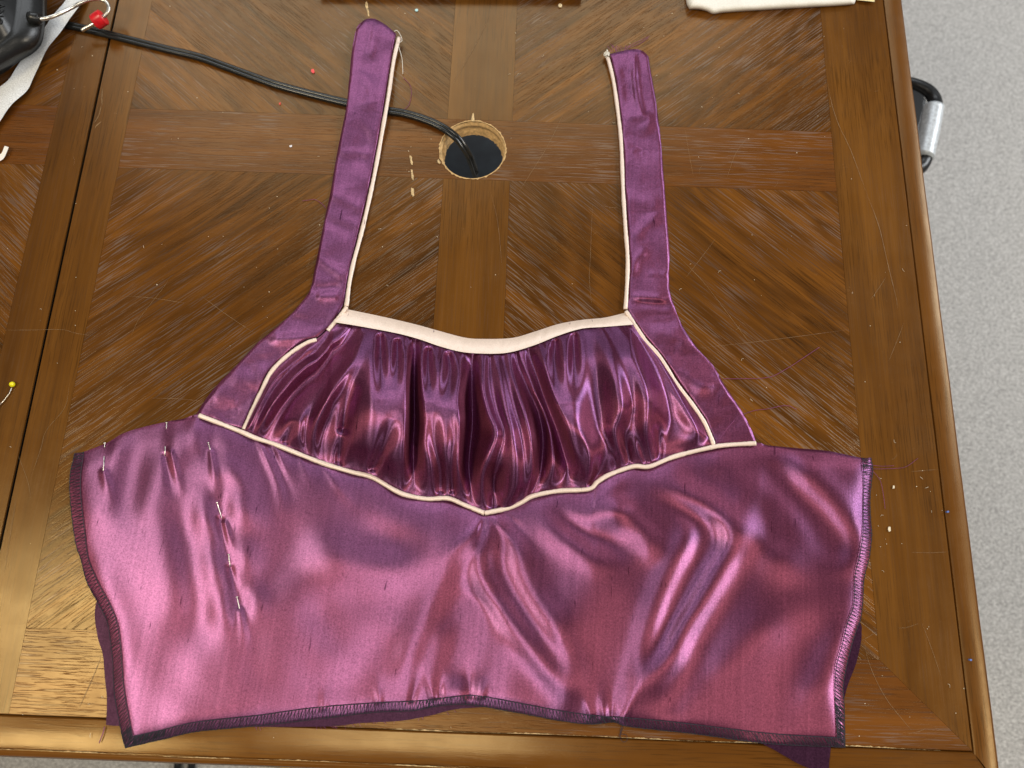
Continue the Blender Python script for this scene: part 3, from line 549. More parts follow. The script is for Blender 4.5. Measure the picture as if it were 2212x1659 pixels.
FOLDS = [  # gathered folds from left to right: crests and valleys as (x, y, height) down the panel
    [(719, 703, 5), (678, 742, 8), (635, 779, 9), (603, 799, 8), (583, 829, 8), (553, 886, 7), (535, 925, 3)],
    [(735, 703, 2), (690, 750, 3), (650, 785, 3), (615, 815, 3), (592, 845, 3), (566, 890, 3), (545, 930, 1)],
    [(756, 706, 8), (713, 745, 15), (667, 783, 17), (626, 822, 16), (603, 852, 15), (576, 893, 12), (553, 934, 4)],
    [(766, 708, 2), (735, 750, 3), (700, 790, 2), (665, 820, 2), (630, 855, 2), (606, 890, 2), (575, 938, 1)],
    [(776, 711, 7), (756, 756, 13), (727, 798, 10), (697, 835, 9), (668, 880, 10), (648, 915, 13), (648, 948, 11), (652, 978, 3)],
    [(779, 712, 8), (760, 760, 15), (731, 802, 12), (703, 840, 10), (677, 884, 10), (664, 915, 9), (660, 948, 5), (664, 982, 1)],
    [(785, 713, 17), (766, 765, 22), (740, 806, 25), (715, 845, 24), (694, 884, 21), (682, 915, 18), (674, 955, 12), (676, 986, 3)],
    [(795, 715, 17), (777, 785, 23), (752, 822, 21), (734, 855, 17), (716, 890, 13), (703, 920, 9), (694, 955, 6), (690, 992, 1)],
    [(830, 722, 18), (815, 790, 28), (812, 850, 30), (805, 910, 29), (795, 960, 26), (790, 1022, 4)],
    [(875, 736, 16), (880, 780, 25), (879, 830, 28), (882, 880, 27), (880, 930, 27), (876, 985, 24), (864, 1055, 4)],
    [(899, 743, 0), (897, 790, -1), (895, 850, -2), (893, 920, -2), (890, 985, -2), (893, 1030, 0), (885, 1066, 0)],
    [(909, 746, 15), (907, 790, 25), (908, 840, 27), (913, 880, 28), (917, 910, 27), (914, 960, 25), (922, 1010, 21), (925, 1068, 4)],
    [(955, 759, 17), (952, 810, 27), (952, 870, 30), (956, 920, 28), (962, 985, 26), (965, 1073, 4)],
    [(988, 768, 16), (992, 810, 25), (988, 860, 29), (994, 910, 30), (991, 960, 29), (988, 1010, 27), (998, 1080, 5)],
    [(1016, 768, 0), (1021, 820, -1), (1020, 880, -2), (1015, 940, -2), (1011, 1000, -2), (1017, 1050, 0), (1024, 1092, 0)],
    [(1045, 768, 15), (1039, 830, 25), (1053, 887, 27), (1073, 936, 29), (1055, 984, 28), (1042, 1030, 23), (1040, 1070, 15), (1043, 1100, 4)],
    [(1058, 768, 4), (1062, 830, 17), (1074, 890, 20), (1090, 940, 23), (1080, 984, 22), (1064, 1040, 10), (1064, 1075, 4), (1062, 1104, 1)],
    [(1072, 768, 13), (1082, 820, 22), (1092, 880, 26), (1106, 940, 29), (1116, 1000, 28), (1117, 1050, 24), (1097, 1085, 14), (1088, 1102, 4)],
    [(1084, 767, 4), (1097, 820, 18), (1112, 880, 21), (1127, 940, 23), (1134, 1000, 23), (1131, 1045, 20), (1112, 1092, 3)],
    [(1098, 765, 14), (1118, 840, 24), (1137, 900, 28), (1150, 960, 29), (1152, 1010, 27), (1143, 1055, 16), (1130, 1085, 4)],
    [(1110, 760, 2), (1140, 840, 2), (1165, 900, 1), (1172, 950, 1), (1167, 1000, 1), (1158, 1040, 0), (1148, 1072, 0)],
    [(1122, 757, 10), (1152, 840, 12), (1180, 900, 11), (1192, 950, 15), (1196, 1000, 18), (1188, 1035, 13), (1178, 1064, 4)],
    [(1142, 752, 2), (1170, 840, 1), (1200, 920, 0), (1218, 975, 0), (1226, 1010, -1), (1222, 1040, 0), (1212, 1062, 0)],
    [(1160, 745, 17), (1180, 800, 26), (1194, 860, 28), (1217, 915, 28), (1240, 975, 27), (1257, 1015, 20), (1258, 1055, 4)],
    [(1220, 724, 16), (1222, 780, 25), (1226, 830, 28), (1233, 870, 29), (1243, 920, 30), (1266, 970, 27), (1300, 1005, 17), (1300, 1036, 4)],
    [(1275, 709, 14), (1280, 780, 20), (1286, 840, 18), (1290, 880, 18), (1298, 930, 18), (1318, 965, 18), (1330, 992, 11), (1334, 1018, 2)],
    [(1300, 706, 17), (1318, 770, 26), (1337, 838, 29), (1344, 880, 29), (1330, 930, 27), (1336, 965, 23), (1345, 992, 15), (1346, 1014, 4)],
    [(1320, 705, 14), (1345, 780, 24), (1362, 840, 22), (1368, 880, 20), (1358, 930, 18), (1354, 965, 12), (1359, 988, 7), (1362, 1010, 1)],
    [(1340, 703, 14), (1378, 790, 26), (1393, 830, 27), (1399, 880, 26), (1388, 930, 24), (1377, 965, 18), (1376, 988, 13), (1378, 1005, 3)],
    [(1355, 700, 4), (1424, 805, 7), (1442, 860, 5), (1450, 910, 3), (1440, 955, 3), (1432, 993, 0)],
    [(1363, 700, 5), (1446, 808, 9), (1476, 868, 10), (1496, 905, 9), (1506, 935, 7), (1502, 968, 3)]]
def pchip(xk, yk, x):
    xk, yk = np.asarray(xk, float), np.asarray(yk, float); h = np.diff(xk); dl = np.diff(yk) / h; m = np.zeros(len(xk))
    sm = dl[:-1] * dl[1:] > 0; w1_, w2_ = 2 * h[1:] + h[:-1], h[1:] + 2 * h[:-1]
    with np.errstate(divide='ignore', invalid='ignore'): hm = (w1_ + w2_) / (w1_ / dl[:-1] + w2_ / dl[1:])
    m[1:-1][sm] = hm[sm]; m[0], m[-1] = dl[0] * .5, dl[-1] * .5
    i = np.clip(np.searchsorted(xk, x) - 1, 0, len(h) - 1); t = np.clip((x - xk[i]) / h[i], 0, 1)
    return (1 + 2 * t) * (1 - t) ** 2 * yk[i] + t * (1 - t) ** 2 * h[i] * m[i] + t * t * (3 - 2 * t) * yk[i + 1] + t * t * (t - 1) * h[i] * m[i + 1]
def bust_height(X, Y, u, v):
    up = np.array(BU_L[::-1] + BU_T[1:] + BU_R[1:], float); lo = resample(BU_B, 200)
    ox = np.argsort(lo[:, 0]); tX = lambda x: np.interp(x, up[:, 0], up[:, 1]); bX = lambda x: np.interp(x, lo[ox, 0], lo[ox, 1])
    vv = lambda x, y: np.clip((y - tX(x)) / np.maximum(bX(x) - tX(x), 3), 0, 1)
    NL, NX = 220, 1040; lev = np.linspace(0, 1, NL); xs = np.linspace(520, 1550, NX); tx, tz = [], []
    for fo in FOLDS:
        a = np.array(fo, float); k = vv(a[:, 0], a[:, 1]); k[0] = 0; k[-1] = 1
        for q in range(1, len(k)): k[q] = max(k[q], k[q - 1] + 0.012)
        k = k / k[-1]; tx.append(pchip(k, a[:, 0], lev)); tz.append(pchip(k, a[:, 2], lev))
    tx, tz = np.array(tx).T, np.array(tz).T
    lx = np.interp(lev, vv(np.array([p[0] for p in BU_L]) + 4.0, np.array([p[1] for p in BU_L])), [p[0] for p in BU_L])
    tab = np.zeros((NL, NX))
    for l in range(NL):
        xk = tx[l].copy()
        for q in range(1, len(xk)): xk[q] = max(xk[q], xk[q - 1] + 3.0)
        xk = np.r_[xk[0] - 16, xk, xk[-1] + 22]; zk = np.r_[0.5, tz[l], 0.5]; tab[l] = pchip(xk, zk, xs)
    tab = blur(tab, 4.0, 4.0)
    V_ = vv(X, Y); fl_, fx_ = V_ * (NL - 1), np.clip((X - 520) / 1030 * (NX - 1), 0, NX - 1.001); l0 = np.clip(fl_.astype(int), 0, NL - 2); x0 = fx_.astype(int); a, b = fl_ - l0, fx_ - x0
    z = tab[l0, x0] * (1 - a) * (1 - b) + tab[l0 + 1, x0] * a * (1 - b) + tab[l0, x0 + 1] * (1 - a) * b + tab[l0 + 1, x0 + 1] * a * b
    for pts, w0, w1_, h0, h1_ in (  # hollows pressed between the gathers, running out into the puffs
        ([(822, 728), (823, 780), (830, 862)], 7, 22, -13, -1), ([(858, 738), (858, 778), (852, 845)], 6, 18, -12, -1), ([(925, 758), (925, 795), (930, 868)], 7, 20, -13, -1), ([(969, 768), (972, 805), (958, 880)], 8, 24, -13, -1),
        ([(952, 1062), (950, 1010), (938, 955), (934, 888)], 8, 20, -11, -1), ([(978, 1060), (977, 990), (982, 945), (974, 888)], 6, 18, -9, -1), ([(1199, 738), (1198, 785), (1210, 872)], 8, 26, -14, -1), ([(1239, 725), (1240, 780), (1238, 868)], 7, 20, -13, -1),
        ([(806, 1012), (832, 958), (850, 905)], 9, 20, -10, -1), ([(731, 1002), (738, 962), (752, 915)], 7, 16, -10, -1), ([(1072, 1090), (1066, 1045), (1072, 1000)], 13, 20, -13, -1), ([(1361, 1002), (1346, 950), (1335, 910)], 6, 14, -9, -1), ([(1396, 999), (1382, 950), (1372, 900)], 6, 15, -9, -1), ([(1426, 990), (1420, 930), (1410, 880)], 6, 13, -8, -1), ([(1276, 1044), (1300, 1000), (1310, 950)], 9, 18, -10, -1), ([(742, 925), (754, 870), (775, 815)], 10, 18, -8, -1), ([(618, 955), (640, 905)], 7, 12, -6, -1)):
        z += stroke(X, Y, pts, w0, h0, None, 0.0, w1_, h1_)
    z += 0.25 * waves(X, Y, 8, 60, 140, 61)
    pin = np.clip(np.sin(np.pi * np.clip(V_, 0.0, 1.0)), 0, 1) ** 0.5
    s1 = u + 0.006 * np.sin(u * 70)
    top = np.exp(-V_ / 0.05) * (1.6 * np.sin(s1 * 230 + 3 * np.sin(u * 19)) + 1.2 * np.sin(s1 * 141 + 1)) * sstep((u - .02) / .05)
    bot = np.exp(-(1 - V_) / 0.05) * (1.3 * np.sin(s1 * 190 + 3 * np.sin(u * 23)) + 1.1 * np.sin(s1 * 107)) * sstep((u - .02) / .05)
    z = z * pin + (top + bot) * np.sqrt(np.sin(np.pi * np.clip(V_, .001, .999)))
    return np.maximum(2.6 + z, 0.5) + 0.8 * np.exp(-V_ / .03)
BZ = blur(bust_height(BX, BY, bu, bv), 1.2, 1.2)
grid_obj('gathered_panel', W(BX, BY, BZ / 1000), SATIN, GARM)
# overlock stitching along the three raw edges
def overlock(name, O, I, pitch, clumps=()):
    n = int(np.linalg.norm(np.diff(np.array(O, float), axis=0), axis=1).sum() / pitch); Po, Pi = resample(O, 4 * n + 1), resample(I, 4 * n + 1)
    hO, hI = h_body(Po[:, 0], Po[:, 1]), h_body(Pi[:, 0], Pi[:, 1]); mid = (Po + Pi) / 2; hM = h_body(mid[:, 0], mid[:, 1])
    V, Fc = [], []; th = 0.00015
    jit = lambda a: a * (random.random() - .5)
    for k in range(n):
        i = 4 * k
        for (a, b) in ((i, i + 1 + int(random.random() * 2)), (i + 4, i + 2)):
            a = min(a, len(Po) - 1); b = min(b, len(Po) - 1)
            x0, y0 = Pi[a] + [jit(1.2), jit(1.2)]; x2, y2 = Po[b] + [jit(1.6), jit(1.6)]; x1, y1 = (x0 + x2) / 2 + jit(1.5), (y0 + y2) / 2 + jit(1.0)
            q = W([x0, x1, x2], [y0, y1, y2], np.array([hI[a] + .5, max(hM[a], hM[b], .5 * (hI[a] + hO[b]) + .3) + .6, hO[b] + .5]) / 1000)
            tube(V, Fc, q, th * random.uniform(.8, 1.3), 4, False)
    tube(V, Fc, W(Pi[:, 0], Pi[:, 1], (hI + .45) / 1000), 0.00026, 4, False)
    e = Po + RNG.standard_normal(Po.shape) * 0.35; tube(V, Fc, W(e[:, 0], e[:, 1], (hO + .1) / 1000), 0.00026 * (1 + .4 * RNG.random(len(e))), 4, False)
    for (f0, f1, m) in clumps:
        for _ in range(m):
            a = int((f0 + (f1 - f0) * random.random()) * 4 * n); b = min(max(a + random.randint(-6, 6), 0), len(Po) - 1)
            tube(V, Fc, W([Pi[a][0], Po[b][0] + jit(3)], [Pi[a][1], Po[b][1] + jit(3)], np.array([hI[a] + .6, hO[b] + .6]) / 1000), th * 1.1, 4, False)
    return tag(pyd(name, V, Fc, THREAD, GARM), kind='stuff')
overlock('overlock_stitching', BL_O, BL_I, 7.6, [(.95, 1, 16), (.0, .05, 8)])
overlock('overlock_stitching', BB_O, BB_I, 7.6, [(0, .05, 55), (.40, .47, 12), (.64, .68, 16), (.98, 1, 10)])
overlock('overlock_stitching', BR_O, BR_I, 7.6, [(.86, 1, 45), (.0, .05, 8)])
def thread(name, pts, r, mat, zf=0.0006, parent=None, n=40):
    P = resample(pts, n); z = np.array([zf(*p) if callable(zf) else zf for p in P]); return tube_obj(name, W(P[:, 0], P[:, 1], z), r, mat, parent, 5)
for pts in ([(1885, 1005), (1905, 1007), (1931, 1006)], [(1887, 1013), (1930, 1012), (1957, 1008), (1983, 990)], [(1886, 1018), (1902, 1040), (1909, 1075), (1912, 1100)]):
    thread('loose_thread', pts, 0.00014, PURPLE_T, 0.0007, GARM)
for pts in ([(1346, 1572), (1340, 1590), (1345, 1602), (1354, 1600), (1353, 1588), (1340, 1584), (1344, 1568)], [(1344, 1570), (1336, 1595)]): thread('loose_thread', pts, 0.00013, THREAD, 0.0006, GARM)
thread('loose_thread', [(226, 1570), (222, 1585), (214, 1605)], 0.0003, PURPLE_T, 0.0006, GARM)
for k in range(9): x = 1318 + k * 5 + random.uniform(-2, 2); thread('frayed_thread', [(x, 112), (x + random.uniform(-4, 2), 106), (x + random.uniform(-9, 8), 100 - 4 * random.random())], 0.00015, PURPLE_T, 0.0045, GARM, 8)
for pts in ([(1346, 105), (1372, 93), (1403, 78)], [(1350, 106), (1380, 95), (1400, 82)], [(1331, 110), (1325, 100), (1318, 95)]): thread('frayed_thread', pts, 0.00017, PURPLE_T, 0.002, GARM, 10)
for k in range(60):                                          # frayed lining edge
    f = random.random(); p = resample(LIN_B[3:9], 60)[int(f * 59)]
    if k < 26: thread('frayed_thread', [tuple(p), (p[0] + random.uniform(-2, 8), p[1] + random.uniform(2, 9))], 0.0001, LINING if False else PURPLE_T, 0.0006, GARM, 4)
thread('loose_thread', [(851, 68), (858, 66), (866, 78), (868, 88), (861, 92), (858, 90)], 0.00022, WHITE, 0.007, GARM); thread('loose_thread', [(861, 100), (868, 125), (870, 150), (870, 160)], 0.00022, WHITE, lambda x, y: 0.006 - 0.005 * (y - 100) / 60, GARM)
V, Fc = [], []
for k in range(40):
    a = random.uniform(0, 6.3); r = random.uniform(1, 6); x, y = 1310 + r * math.cos(a), 116 + r * math.sin(a)
    tube(V, Fc, W([x, x + random.uniform(-3, 3)], [y, y + random.uniform(-3, 3)], np.array([.003, .0055 * random.uniform(.6, 1.1)])), 0.0005, 4, True)
tag(pyd('frayed_piping_end', V, Fc, WHITE, GARM), kind='stuff')
# ------------------------------------------------------------------ pins in the cloth
def pin(segs, label, head=True):
    (x0, y0), (x1, y1) = segs[0][0], segs[-1][-1]
    root = W(x0, y0, 0.004); e = empty('dressmaker_pin', tuple(root), label, 'pin', 'straight pins in the satin')
    pts, z = [], []
    for a, b in segs:
        for f in (0.0, 0.12, 0.5, 0.88, 1.0):
            x, y = a[0] + f * (b[0] - a[0]), a[1] + f * (b[1] - a[1]); pts.append((x, y)); z.append(Zb(x, y) + (0.0008 if 0 < f < 1 else -0.0006))
    pts = np.array(pts); z[0] = Zb(*pts[0]) + 0.0008; q = W(pts[:, 0], pts[:, 1], np.array(z)); tube_obj('shaft', q, 0.00032, STEEL, e, 6)
    if head: d = (q[1] - q[0]); d /= np.linalg.norm(d); tube_obj('head', [q[0] - d * .0004, q[0] + d * .0003], [.0009, .0008], STEEL, e, 10)
pin([((226, 957), (226, 968)), ((225, 984), (223, 1021))], 'silvery straight pin nearest the overlocked left edge of the bodice')
pin([((360, 914), (359, 928)), ((357, 962), (356, 986))], 'second straight pin along the top left edge of the satin panel')
pin([((450, 957), (456, 978))], 'short dark pin just below the left end of the underbust piping')
pin([((469, 1086), (480, 1122))], 'uppermost of the three pins running down the satin panel')
pin([((494, 1198), (497, 1226))], 'middle one of the three pins running down the satin panel')
pin([((512, 1290), (519, 1322))], 'lowest of the three pins running down the satin panel')
q = W([28, 20, 8, -6], [831, 850, 866, 880], 0.0012)
e = empty('ball_head_pin', tuple(q[0]), 'straight pin with a yellow ball head by the left edge', 'pin'); tube_obj('shaft', q, 0.0004, STEEL, e, 6)
bm = bmesh.new(); bmesh.ops.create_uvsphere(bm, u_segments=20, v_segments=12, radius=0.0019); me = bpy.data.meshes.new('head'); bm.to_mesh(me); bm.free()
for p in me.polygons: p.use_smooth = True
hd = link('head', me, plain('yellow_plastic', (0.80, 0.72, 0.01), 0.25), e); hd.location = (0, 0, 0.0009)
# ------------------------------------------------------------------ power cord through the hole
cp = [(120, 46, 2), (147, 54, 2), (200, 66, 2), (275, 85, 2), (350, 104, 2), (425, 122, 2), (490, 145, 2), (553, 168, 2), (603, 185, 2), (678, 205, 2), (748, 222, 2), (800, 232, 2), (838, 239, 2.2), (878, 246, 2.6), (928, 262, 2.8), (963, 280, 2.0), (990, 302, -2), (1010, 332, -11), (1023, 362, -24), (1030, 387, -40), (1036, 410, -75), (1046, 440, -160)]
P = resample([(a, b) for a, b, c in cp], 140); zz = resample(cp, 140)[:, 2] / 1000; P = resample(cp, 140)
ctr = W(P[:, 0], P[:, 1], P[:, 2] / 1000); d = np.gradient(ctr, axis=0); sd = np.stack([-d[:, 1], d[:, 0], 0 * d[:, 0]], 1); sd /= np.linalg.norm(sd, axis=1)[:, None]
V, Fc = [], []
for sgn in (-1, 1): tube(V, Fc, ctr + sd * 0.00145 * sgn, 0.00185, 10, True)
tube(V, Fc, ctr + [0, 0, 0.0001], 0.0008, 6, True)
tag(pyd('power_cord', V, Fc, CORDM), 'flat black twin power cord running across the table into the cable hole', 'cord')
# ------------------------------------------------------------------ interfacing strip under the black device
Lx = [(160, -40), (142, 0), (112, 36), (80, 85), (41, 137), (20, 170), (0, 187), (-40, 215)]; Rx = [(205, -40), (176, 6), (151, 40), (131, 69), (105, 101), (92, 125), (82, 147), (72, 168), (58, 196), (25, 226), (0, 262), (-30, 310)]
X, Y = coons([(160, -40), (205, -40)], [(-40, 215), (-30, 310)], Lx, Rx, 16, 90); vv = np.linspace(0, 1, 90)[:, None]; uu = np.linspace(0, 1, 16)[None]
Z = 1.2 + 5.0 * np.exp(-((vv - .30) / .16) ** 2) + 1.5 * uu + 1.6 * np.exp(-((vv - .8) / .12) ** 2) + .3 * waves(X, Y, 5, 30, 90, 71)
tag(grid_obj('interfacing_strip', W(X, Y, Z / 1000), PAPER), 'torn strip of pale interfacing lying under the black plastic device', 'fabric strip')
# black device with bent rod
dv = W(40, 40, 0); DEV = empty('black_device', (float(dv[0]), float(dv[1]), 0), 'black plastic device with a bent metal rod, cut off by the top left corner', 'device')
def outline(L, n=60): return resample(L, n)
rings = [([(99, -160), (99, 0), (97, 45), (95, 70), (88, 92), (70, 112), (40, 130), (0, 158), (-120, 230)], 5.5), ([(99, -160), (98, 0), (96, 45), (93, 68), (86, 88), (69, 107), (40, 124), (0, 150), (-120, 222)], 14), ([(92, -160), (91, 0), (90, 42), (86, 62), (78, 78), (62, 93), (36, 109), (0, 133), (-120, 206)], 20),
         ([(62, -160), (54, 0), (46, 50), (42, 74), (37, 80), (30, 85), (16, 95), (0, 106), (-120, 178)], 25), ([(55, -160), (46, 0), (38, 48), (33, 70), (29, 77), (22, 82), (10, 90), (0, 97), (-120, 168)], 25.6), ([(42, -160), (33, 0), (25, 50), (20, 66), (15, 74), (8, 80), (0, 85), (-60, 120), (-120, 155)], 25.4), ([(40, -160), (31, 0), (23, 50), (18, 65), (13, 72), (7, 77), (0, 82), (-60, 117), (-120, 151)], 26.8)]
pts = []
for L, z in rings: o_ = outline(L); pts.append(W(o_[:, 0], o_[:, 1], z / 1000))
base = pts[0].copy(); base[:, 2] = 0.004; G3 = np.stack([base] + pts); nr, nc = G3.shape[:2]
V = list(G3.reshape(-1, 3)); Fc = [(i * nc + j, i * nc + j + 1, (i + 1) * nc + j + 1, (i + 1) * nc + j) for i in range(nr - 1) for j in range(nc - 1)]
ci = len(V); V.append(W(-110, -150, 0.0268)); Fc += [((nr - 1) * nc + j, (nr - 1) * nc + j + 1, ci) for j in range(nc - 1)]
bd = pyd('body', V, Fc, BLACKP, DEV); bd.data.validate()
q = W([64, 72, 87, 87.5], [37.5, 38.5, 41, 41], 0.0245); tube_obj('rod_socket', q, [.0042, .0043, .0040, .0030], BLACKP, DEV, 20)
rp = [(85, 40.5, 24.5), (91, 41, 24.5), (110, 37, 24), (132, 28, 22), (156, 16, 19), (181, 3.5, 19), (205, -2, 18), (224, 1, 17), (234, 11, 16), (234, 24, 15), (226, 34, 14), (214, 44, 13), (198, 54, 11.5), (183, 62, 10), (176, 66, 9.5)]
P = resample(rp, 90); tube_obj('metal_rod', W(P[:, 0], P[:, 1], P[:, 2] / 1000), 0.00145, STEEL, DEV, 14)
a, b = W(224, 36, 0.0142), W(202, 50.5, 0.0118); V, Fc = [], []
ax = (b - a) / np.linalg.norm(b - a); s_ = np.cross(ax, [0, 0, 1]); s_ /= np.linalg.norm(s_); u_ = np.cross(s_, ax)
prof = [(0, .0017), (0, .0052), (.0006, .0060), (.0078, .0060), (.0085, .0057), (.0085, .0047), (.001, .0044)]
for t, r in prof:
    for j in range(24): an = 6.28318 * j / 24; V.append(a + ax * t + r * (math.cos(an) * s_ + math.sin(an) * u_))
Fc = [(k * 24 + j, k * 24 + (j + 1) % 24, (k + 1) * 24 + (j + 1) % 24, (k + 1) * 24 + j) for k in range(len(prof) - 1) for j in range(24)]
pyd('red_cap', V, Fc, REDP, DEV).modifiers.new('e', 'EDGE_SPLIT').split_angle = R(35)
cu = bpy.data.curves.new('lt', 'FONT'); cu.body = 'LANG'; cu.size = 0.0095; cu.extrude = 0.0006; to = bpy.data.objects.new('lt', cu); COL.objects.link(to)
bpy.context.view_layer.update(); me = bpy.data.meshes.new_from_object(to.evaluated_get(bpy.context.evaluated_depsgraph_get())); bpy.data.objects.remove(to)
lt = link('raised_lettering', me, BLACKP); p0 = W(-6, -4, 0.0272); p1 = W(-13, 50, 0.0272); dr = p1 - p0
lt.rotation_euler = (0, 0, math.atan2(dr[1], dr[0])); lt.location = tuple(p0); setpar(lt, DEV)
# ------------------------------------------------------------------ other things on and beside the table
X, Y = coons([(1478, -70), (1850, -70)], [(1489, 20), (1500, 20), (1513, 21), (1528, 25), (1538, 30), (1550, 29), (1564, 27), (1656, 21), (1744, 16), (1836, 10), (1848, 2)], [(1478, -70), (1482, 0), (1489, 20)], [(1850, -70), (1852, -20), (1848, 2)], 120, 40)
pl = np.vstack([np.stack([X[0], Y[0]], 1), np.stack([X[:, -1], Y[:, -1]], 1), np.stack([X[-1], Y[-1]], 1)[::-1], np.stack([X[:, 0], Y[:, 0]], 1)[::-1]])
e, d = edgef(X, Y, pl, 16); tag(grid_obj('white_cloth', W(X, Y, (1 + e * (6 + .8 * waves(X, Y, 6, 40, 160, 81))) / 1000), WHITE), 'folded white cloth lying at the far right edge of the table', 'cloth')
X, Y = coons([(1846, -30), (1893, -30)], [(1851, 0), (1870, 2), (1889, 4)], [(1846, -30), (1851, 0)], [(1893, -30), (1889, 4)], 16, 10)
tag(grid_obj('cream_paper', W(X, Y, (2 + .6 * waves(X, Y, 4, 20, 60, 82)) / 1000), plain('cream_paper', (0.70, 0.60, 0.32), 0.6)), 'small cream paper corner sticking out right of the white cloth', 'paper')
bx = [p[:2] for p in pxs([(690, -8), (1256, -3), (1262, -120), (690, -120)])]
tag(prism('dark_wooden_box', bx, 0.0, 0.010, plain('dark_box', (0.03, 0.012, 0.006), 0.35), None, 0.002), 'dark brown wooden box edge along the far side of the table', 'box')
X, Y = coons([(-6, 350), (-12, 336)], [(19, 318), (10, 315)], [(-6, 350), (8, 342), (19, 318)], [(-12, 336), (2, 332), (10, 315)], 4, 14)
tag(grid_obj('paper_curl', W(X, Y, 0.0015 + 0.002 * np.linspace(0, 1, 14)[:, None] + 0 * X), WHITE), 'small white curled paper scrap at the left edge', 'scrap')
# black case with silver handle standing under the right edge
hz = -0.20; CS = empty('black_case', tuple(W(1960, 280, FZ)), 'black case with a silver handle grip sticking out beyond the table edge', 'case')
bo = pxs([(1850, 160), (1972, 178), (1990, 190), (2006, 215), (2003, 240), (1996, 268), (1988, 300), (1984, 360), (1850, 380)], hz - 0.05); prism('case_body', [p[:2] for p in bo], FZ, hz - 0.05, BLACKP, CS, 0.006)
hp = [(1940, 172, -8), (1972, 180, -2), (1996, 190, 0), (2012, 203, 0), (2020, 220, 0), (2020, 234, 2)]
P = resample(hp, 30); tube_obj('handle_arm', W(P[:, 0], P[:, 1], hz + P[:, 2] / 1000), np.linspace(.0052, .0075, 30), BLACKP, CS, 16)
gp = [(2016, 232), (2013, 252), (2007, 285), (2000, 315), (1995, 340)]; P = resample(gp, 30); tube_obj('handle_grip', W(P[:, 0], P[:, 1], hz + .003), .0105, plain('silver_grip', (0.60, 0.64, 0.67), 0.42, 0.25), CS, 20)
hp = [(1999, 337), (1995, 350), (1986, 362), (1965, 372)]; P = resample(hp, 20); tube_obj('handle_arm', W(P[:, 0], P[:, 1], hz + .001), .0076, BLACKP, CS, 16)
yp = [p[:2] for p in pxs([(612, 1641), (1010, 1648), (1010, 1740), (600, 1740)], FZ)]
tag(prism('ochre_folder', yp, FZ + 0.001, FZ + 0.012, plain('ochre_card', (0.42, 0.27, 0.06), 0.5), None, 0.002), 'ochre yellow folder on the carpet below the near table edge', 'folder')
sb = [(-0.25, 0.41), (0.12, 0.41), (0.12, 0.73), (-0.25, 0.73)]  # added block, coloured dark to stand in for shaded carpet under the hole
tag(prism('hole_shade_block', sb, FZ + 0.001, -0.36, plain('hole_shade_tone', (0.022, 0.028, 0.035), 0.6, nscale=40, var=0.4), None, 0.006), 'added dark slate blue block standing in for the shaded carpet below the cable hole', 'box')
V, Fc = [], []
for xx in (388, 418): tube(V, Fc, W([xx, xx - 3, xx - 6], [1630, 1645, 1668], FZ + 0.006), .006, 8)
tube(V, Fc, W([388, 400, 418], [1630, 1622, 1630], FZ + 0.006), .006, 8)
tag(pyd('floor_cable', V, Fc, BLACKP), 'looped black cable on the carpet under the near left table edge', 'cable')
# scraps
def scrap(name, pts, mat, h, label, cat, group=None):
    return tag(prism(name, [p[:2] for p in pxs(pts)], 0.0003, h, mat), label, cat, group)
def disc(x, y, r, k=10, cut=None): return [(x + r * math.cos(6.283 * i / k), y + r * math.sin(6.283 * i / k) * .85) for i in range(k)]
scrap('confetti_piece', [(673, 151), (678, 150), (680, 156), (679, 159), (675, 159), (672, 155)], plain('red_foil', (0.75, 0.03, 0.02), .3), .0008, 'red confetti piece left of the left strap above the cord', 'confetti')
scrap('confetti_piece', disc(900, 23, 3.4, 9), plain('cyan_foil', (0.45, 0.75, 0.78), .3), .0008, 'pale cyan confetti piece right of the left strap top', 'confetti')
scrap('confetti_piece', [(604, 223), (607, 222), (606, 228), (603, 226)], plain('red_foil2', (0.65, 0.06, 0.03), .4), .0007, 'tiny red confetti crumb just below the black cord', 'confetti')
scrap('confetti_piece', [(625, 316), (631, 314), (631, 318), (627, 319)], plain('white_foil', (0.75, 0.75, 0.8), .4), .0007, 'tiny white confetti crumb on the crosswise band left of the strap', 'confetti')
tag(prism('ring_bead', [p[:2] for p in pxs(disc(1210, 14, 4, 14))], .0002, .0014, plain('gold_bead', (0.75, 0.6, 0.35), .3), None, 0, [[p[:2] for p in pxs(disc(1210, 14, 1.4, 10))]]), 'small pale ring bead near the far edge between the straps', 'bead')
scrap('white_chip', [(1928, 1049), (1931, 1050), (1931, 1055), (1927, 1056)], LINT, .001, 'upper white crumb on the right border beside the bodice', 'crumb')
scrap('white_chip', [(1918, 1138), (1922, 1138), (1923, 1147), (1919, 1149), (1917, 1143)], LINT, .001, 'lower, larger white crumb on the right border beside the bodice', 'crumb')
BLUEB = plain('blue_bead', (0.12, 0.2, 0.5), .15)
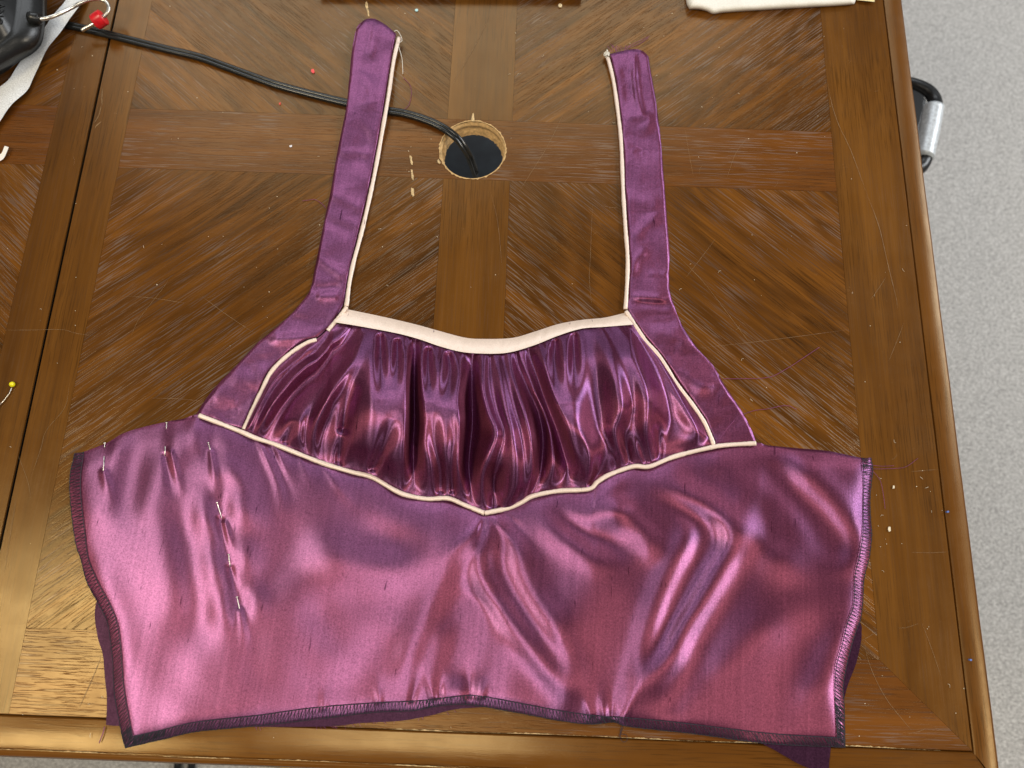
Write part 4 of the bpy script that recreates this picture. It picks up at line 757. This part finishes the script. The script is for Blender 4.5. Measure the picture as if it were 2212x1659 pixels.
for (x, y, lb) in ((2044, 1106, 'tiny blue bead halfway down the right edge groove'), (2093, 1425, 'tiny blue bead on the right edge moulding near the corner')): scrap('glass_bead', disc(x, y, 2.6, 8), BLUEB, .0022, lb, 'bead')
for i, (pts, lb) in enumerate((([(1561, 818), (1600, 818), (1660, 815), (1700, 796), (1740, 770), (1770, 750)], 'long purple thread curving away right of the right strap'), ([(1543, 962), (1560, 940), (1590, 905), (1625, 888), (1660, 883), (1697, 876), (1721, 884)], 'purple thread trailing from the lower end of the right piping'), ([(653, 434), (668, 432), (680, 431), (695, 440), (704, 450)], 'short purple thread left of the left strap'), ([(872, 168), (888, 190), (884, 225), (868, 240)], 'thin purple thread hanging right of the left strap'))):
    tag(thread('thread_scrap', pts, 0.00017, PURPLE_T, (lambda x, y: 0.0045 if x < 1585 and y > 880 else 0.0006) if i == 1 else 0.0006), lb, 'thread')
V, Fc = [], []
for i in range(250):                                          # lint and crumbs nobody could count
    x, y = random.uniform(5, 2100), random.uniform(8, 1600)
    if i < 14: x, y = random.uniform(1890, 2040), random.uniform(1000, 1250)
    z = 0.0005; p = W(x, y, z); 
    if p[0] > XG or (p[0] - HC[0]) ** 2 + (p[1] - HC[1]) ** 2 < .03 ** 2: continue
    if i % 3: 
        r = random.uniform(.00018, .00045); b = len(V); k = 5
        for j in range(k): an = 6.283 * j / k; V.append((p[0] + r * random.uniform(.5, 1.4) * math.cos(an), p[1] + r * random.uniform(.5, 1.2) * math.sin(an), 0.0003))
        V.append((p[0], p[1], 0.0003 + r)); Fc += [(b + j, b + (j + 1) % k, b + k) for j in range(k)]
    else:
        a = random.uniform(0, 6.3); l = random.uniform(.0008, .0030); c = random.uniform(-.9, .9)
        tube(V, Fc, [(p[0], p[1], .0004), (p[0] + l * .5 * math.cos(a), p[1] + l * .5 * math.sin(a), .0007), (p[0] + l * math.cos(a + c), p[1] + l * math.sin(a + c), .0004)], .00010, 4)
tag(pyd('lint', V, Fc, LINT), 'pale lint and thread crumbs scattered over the table top', 'lint', kind='stuff')
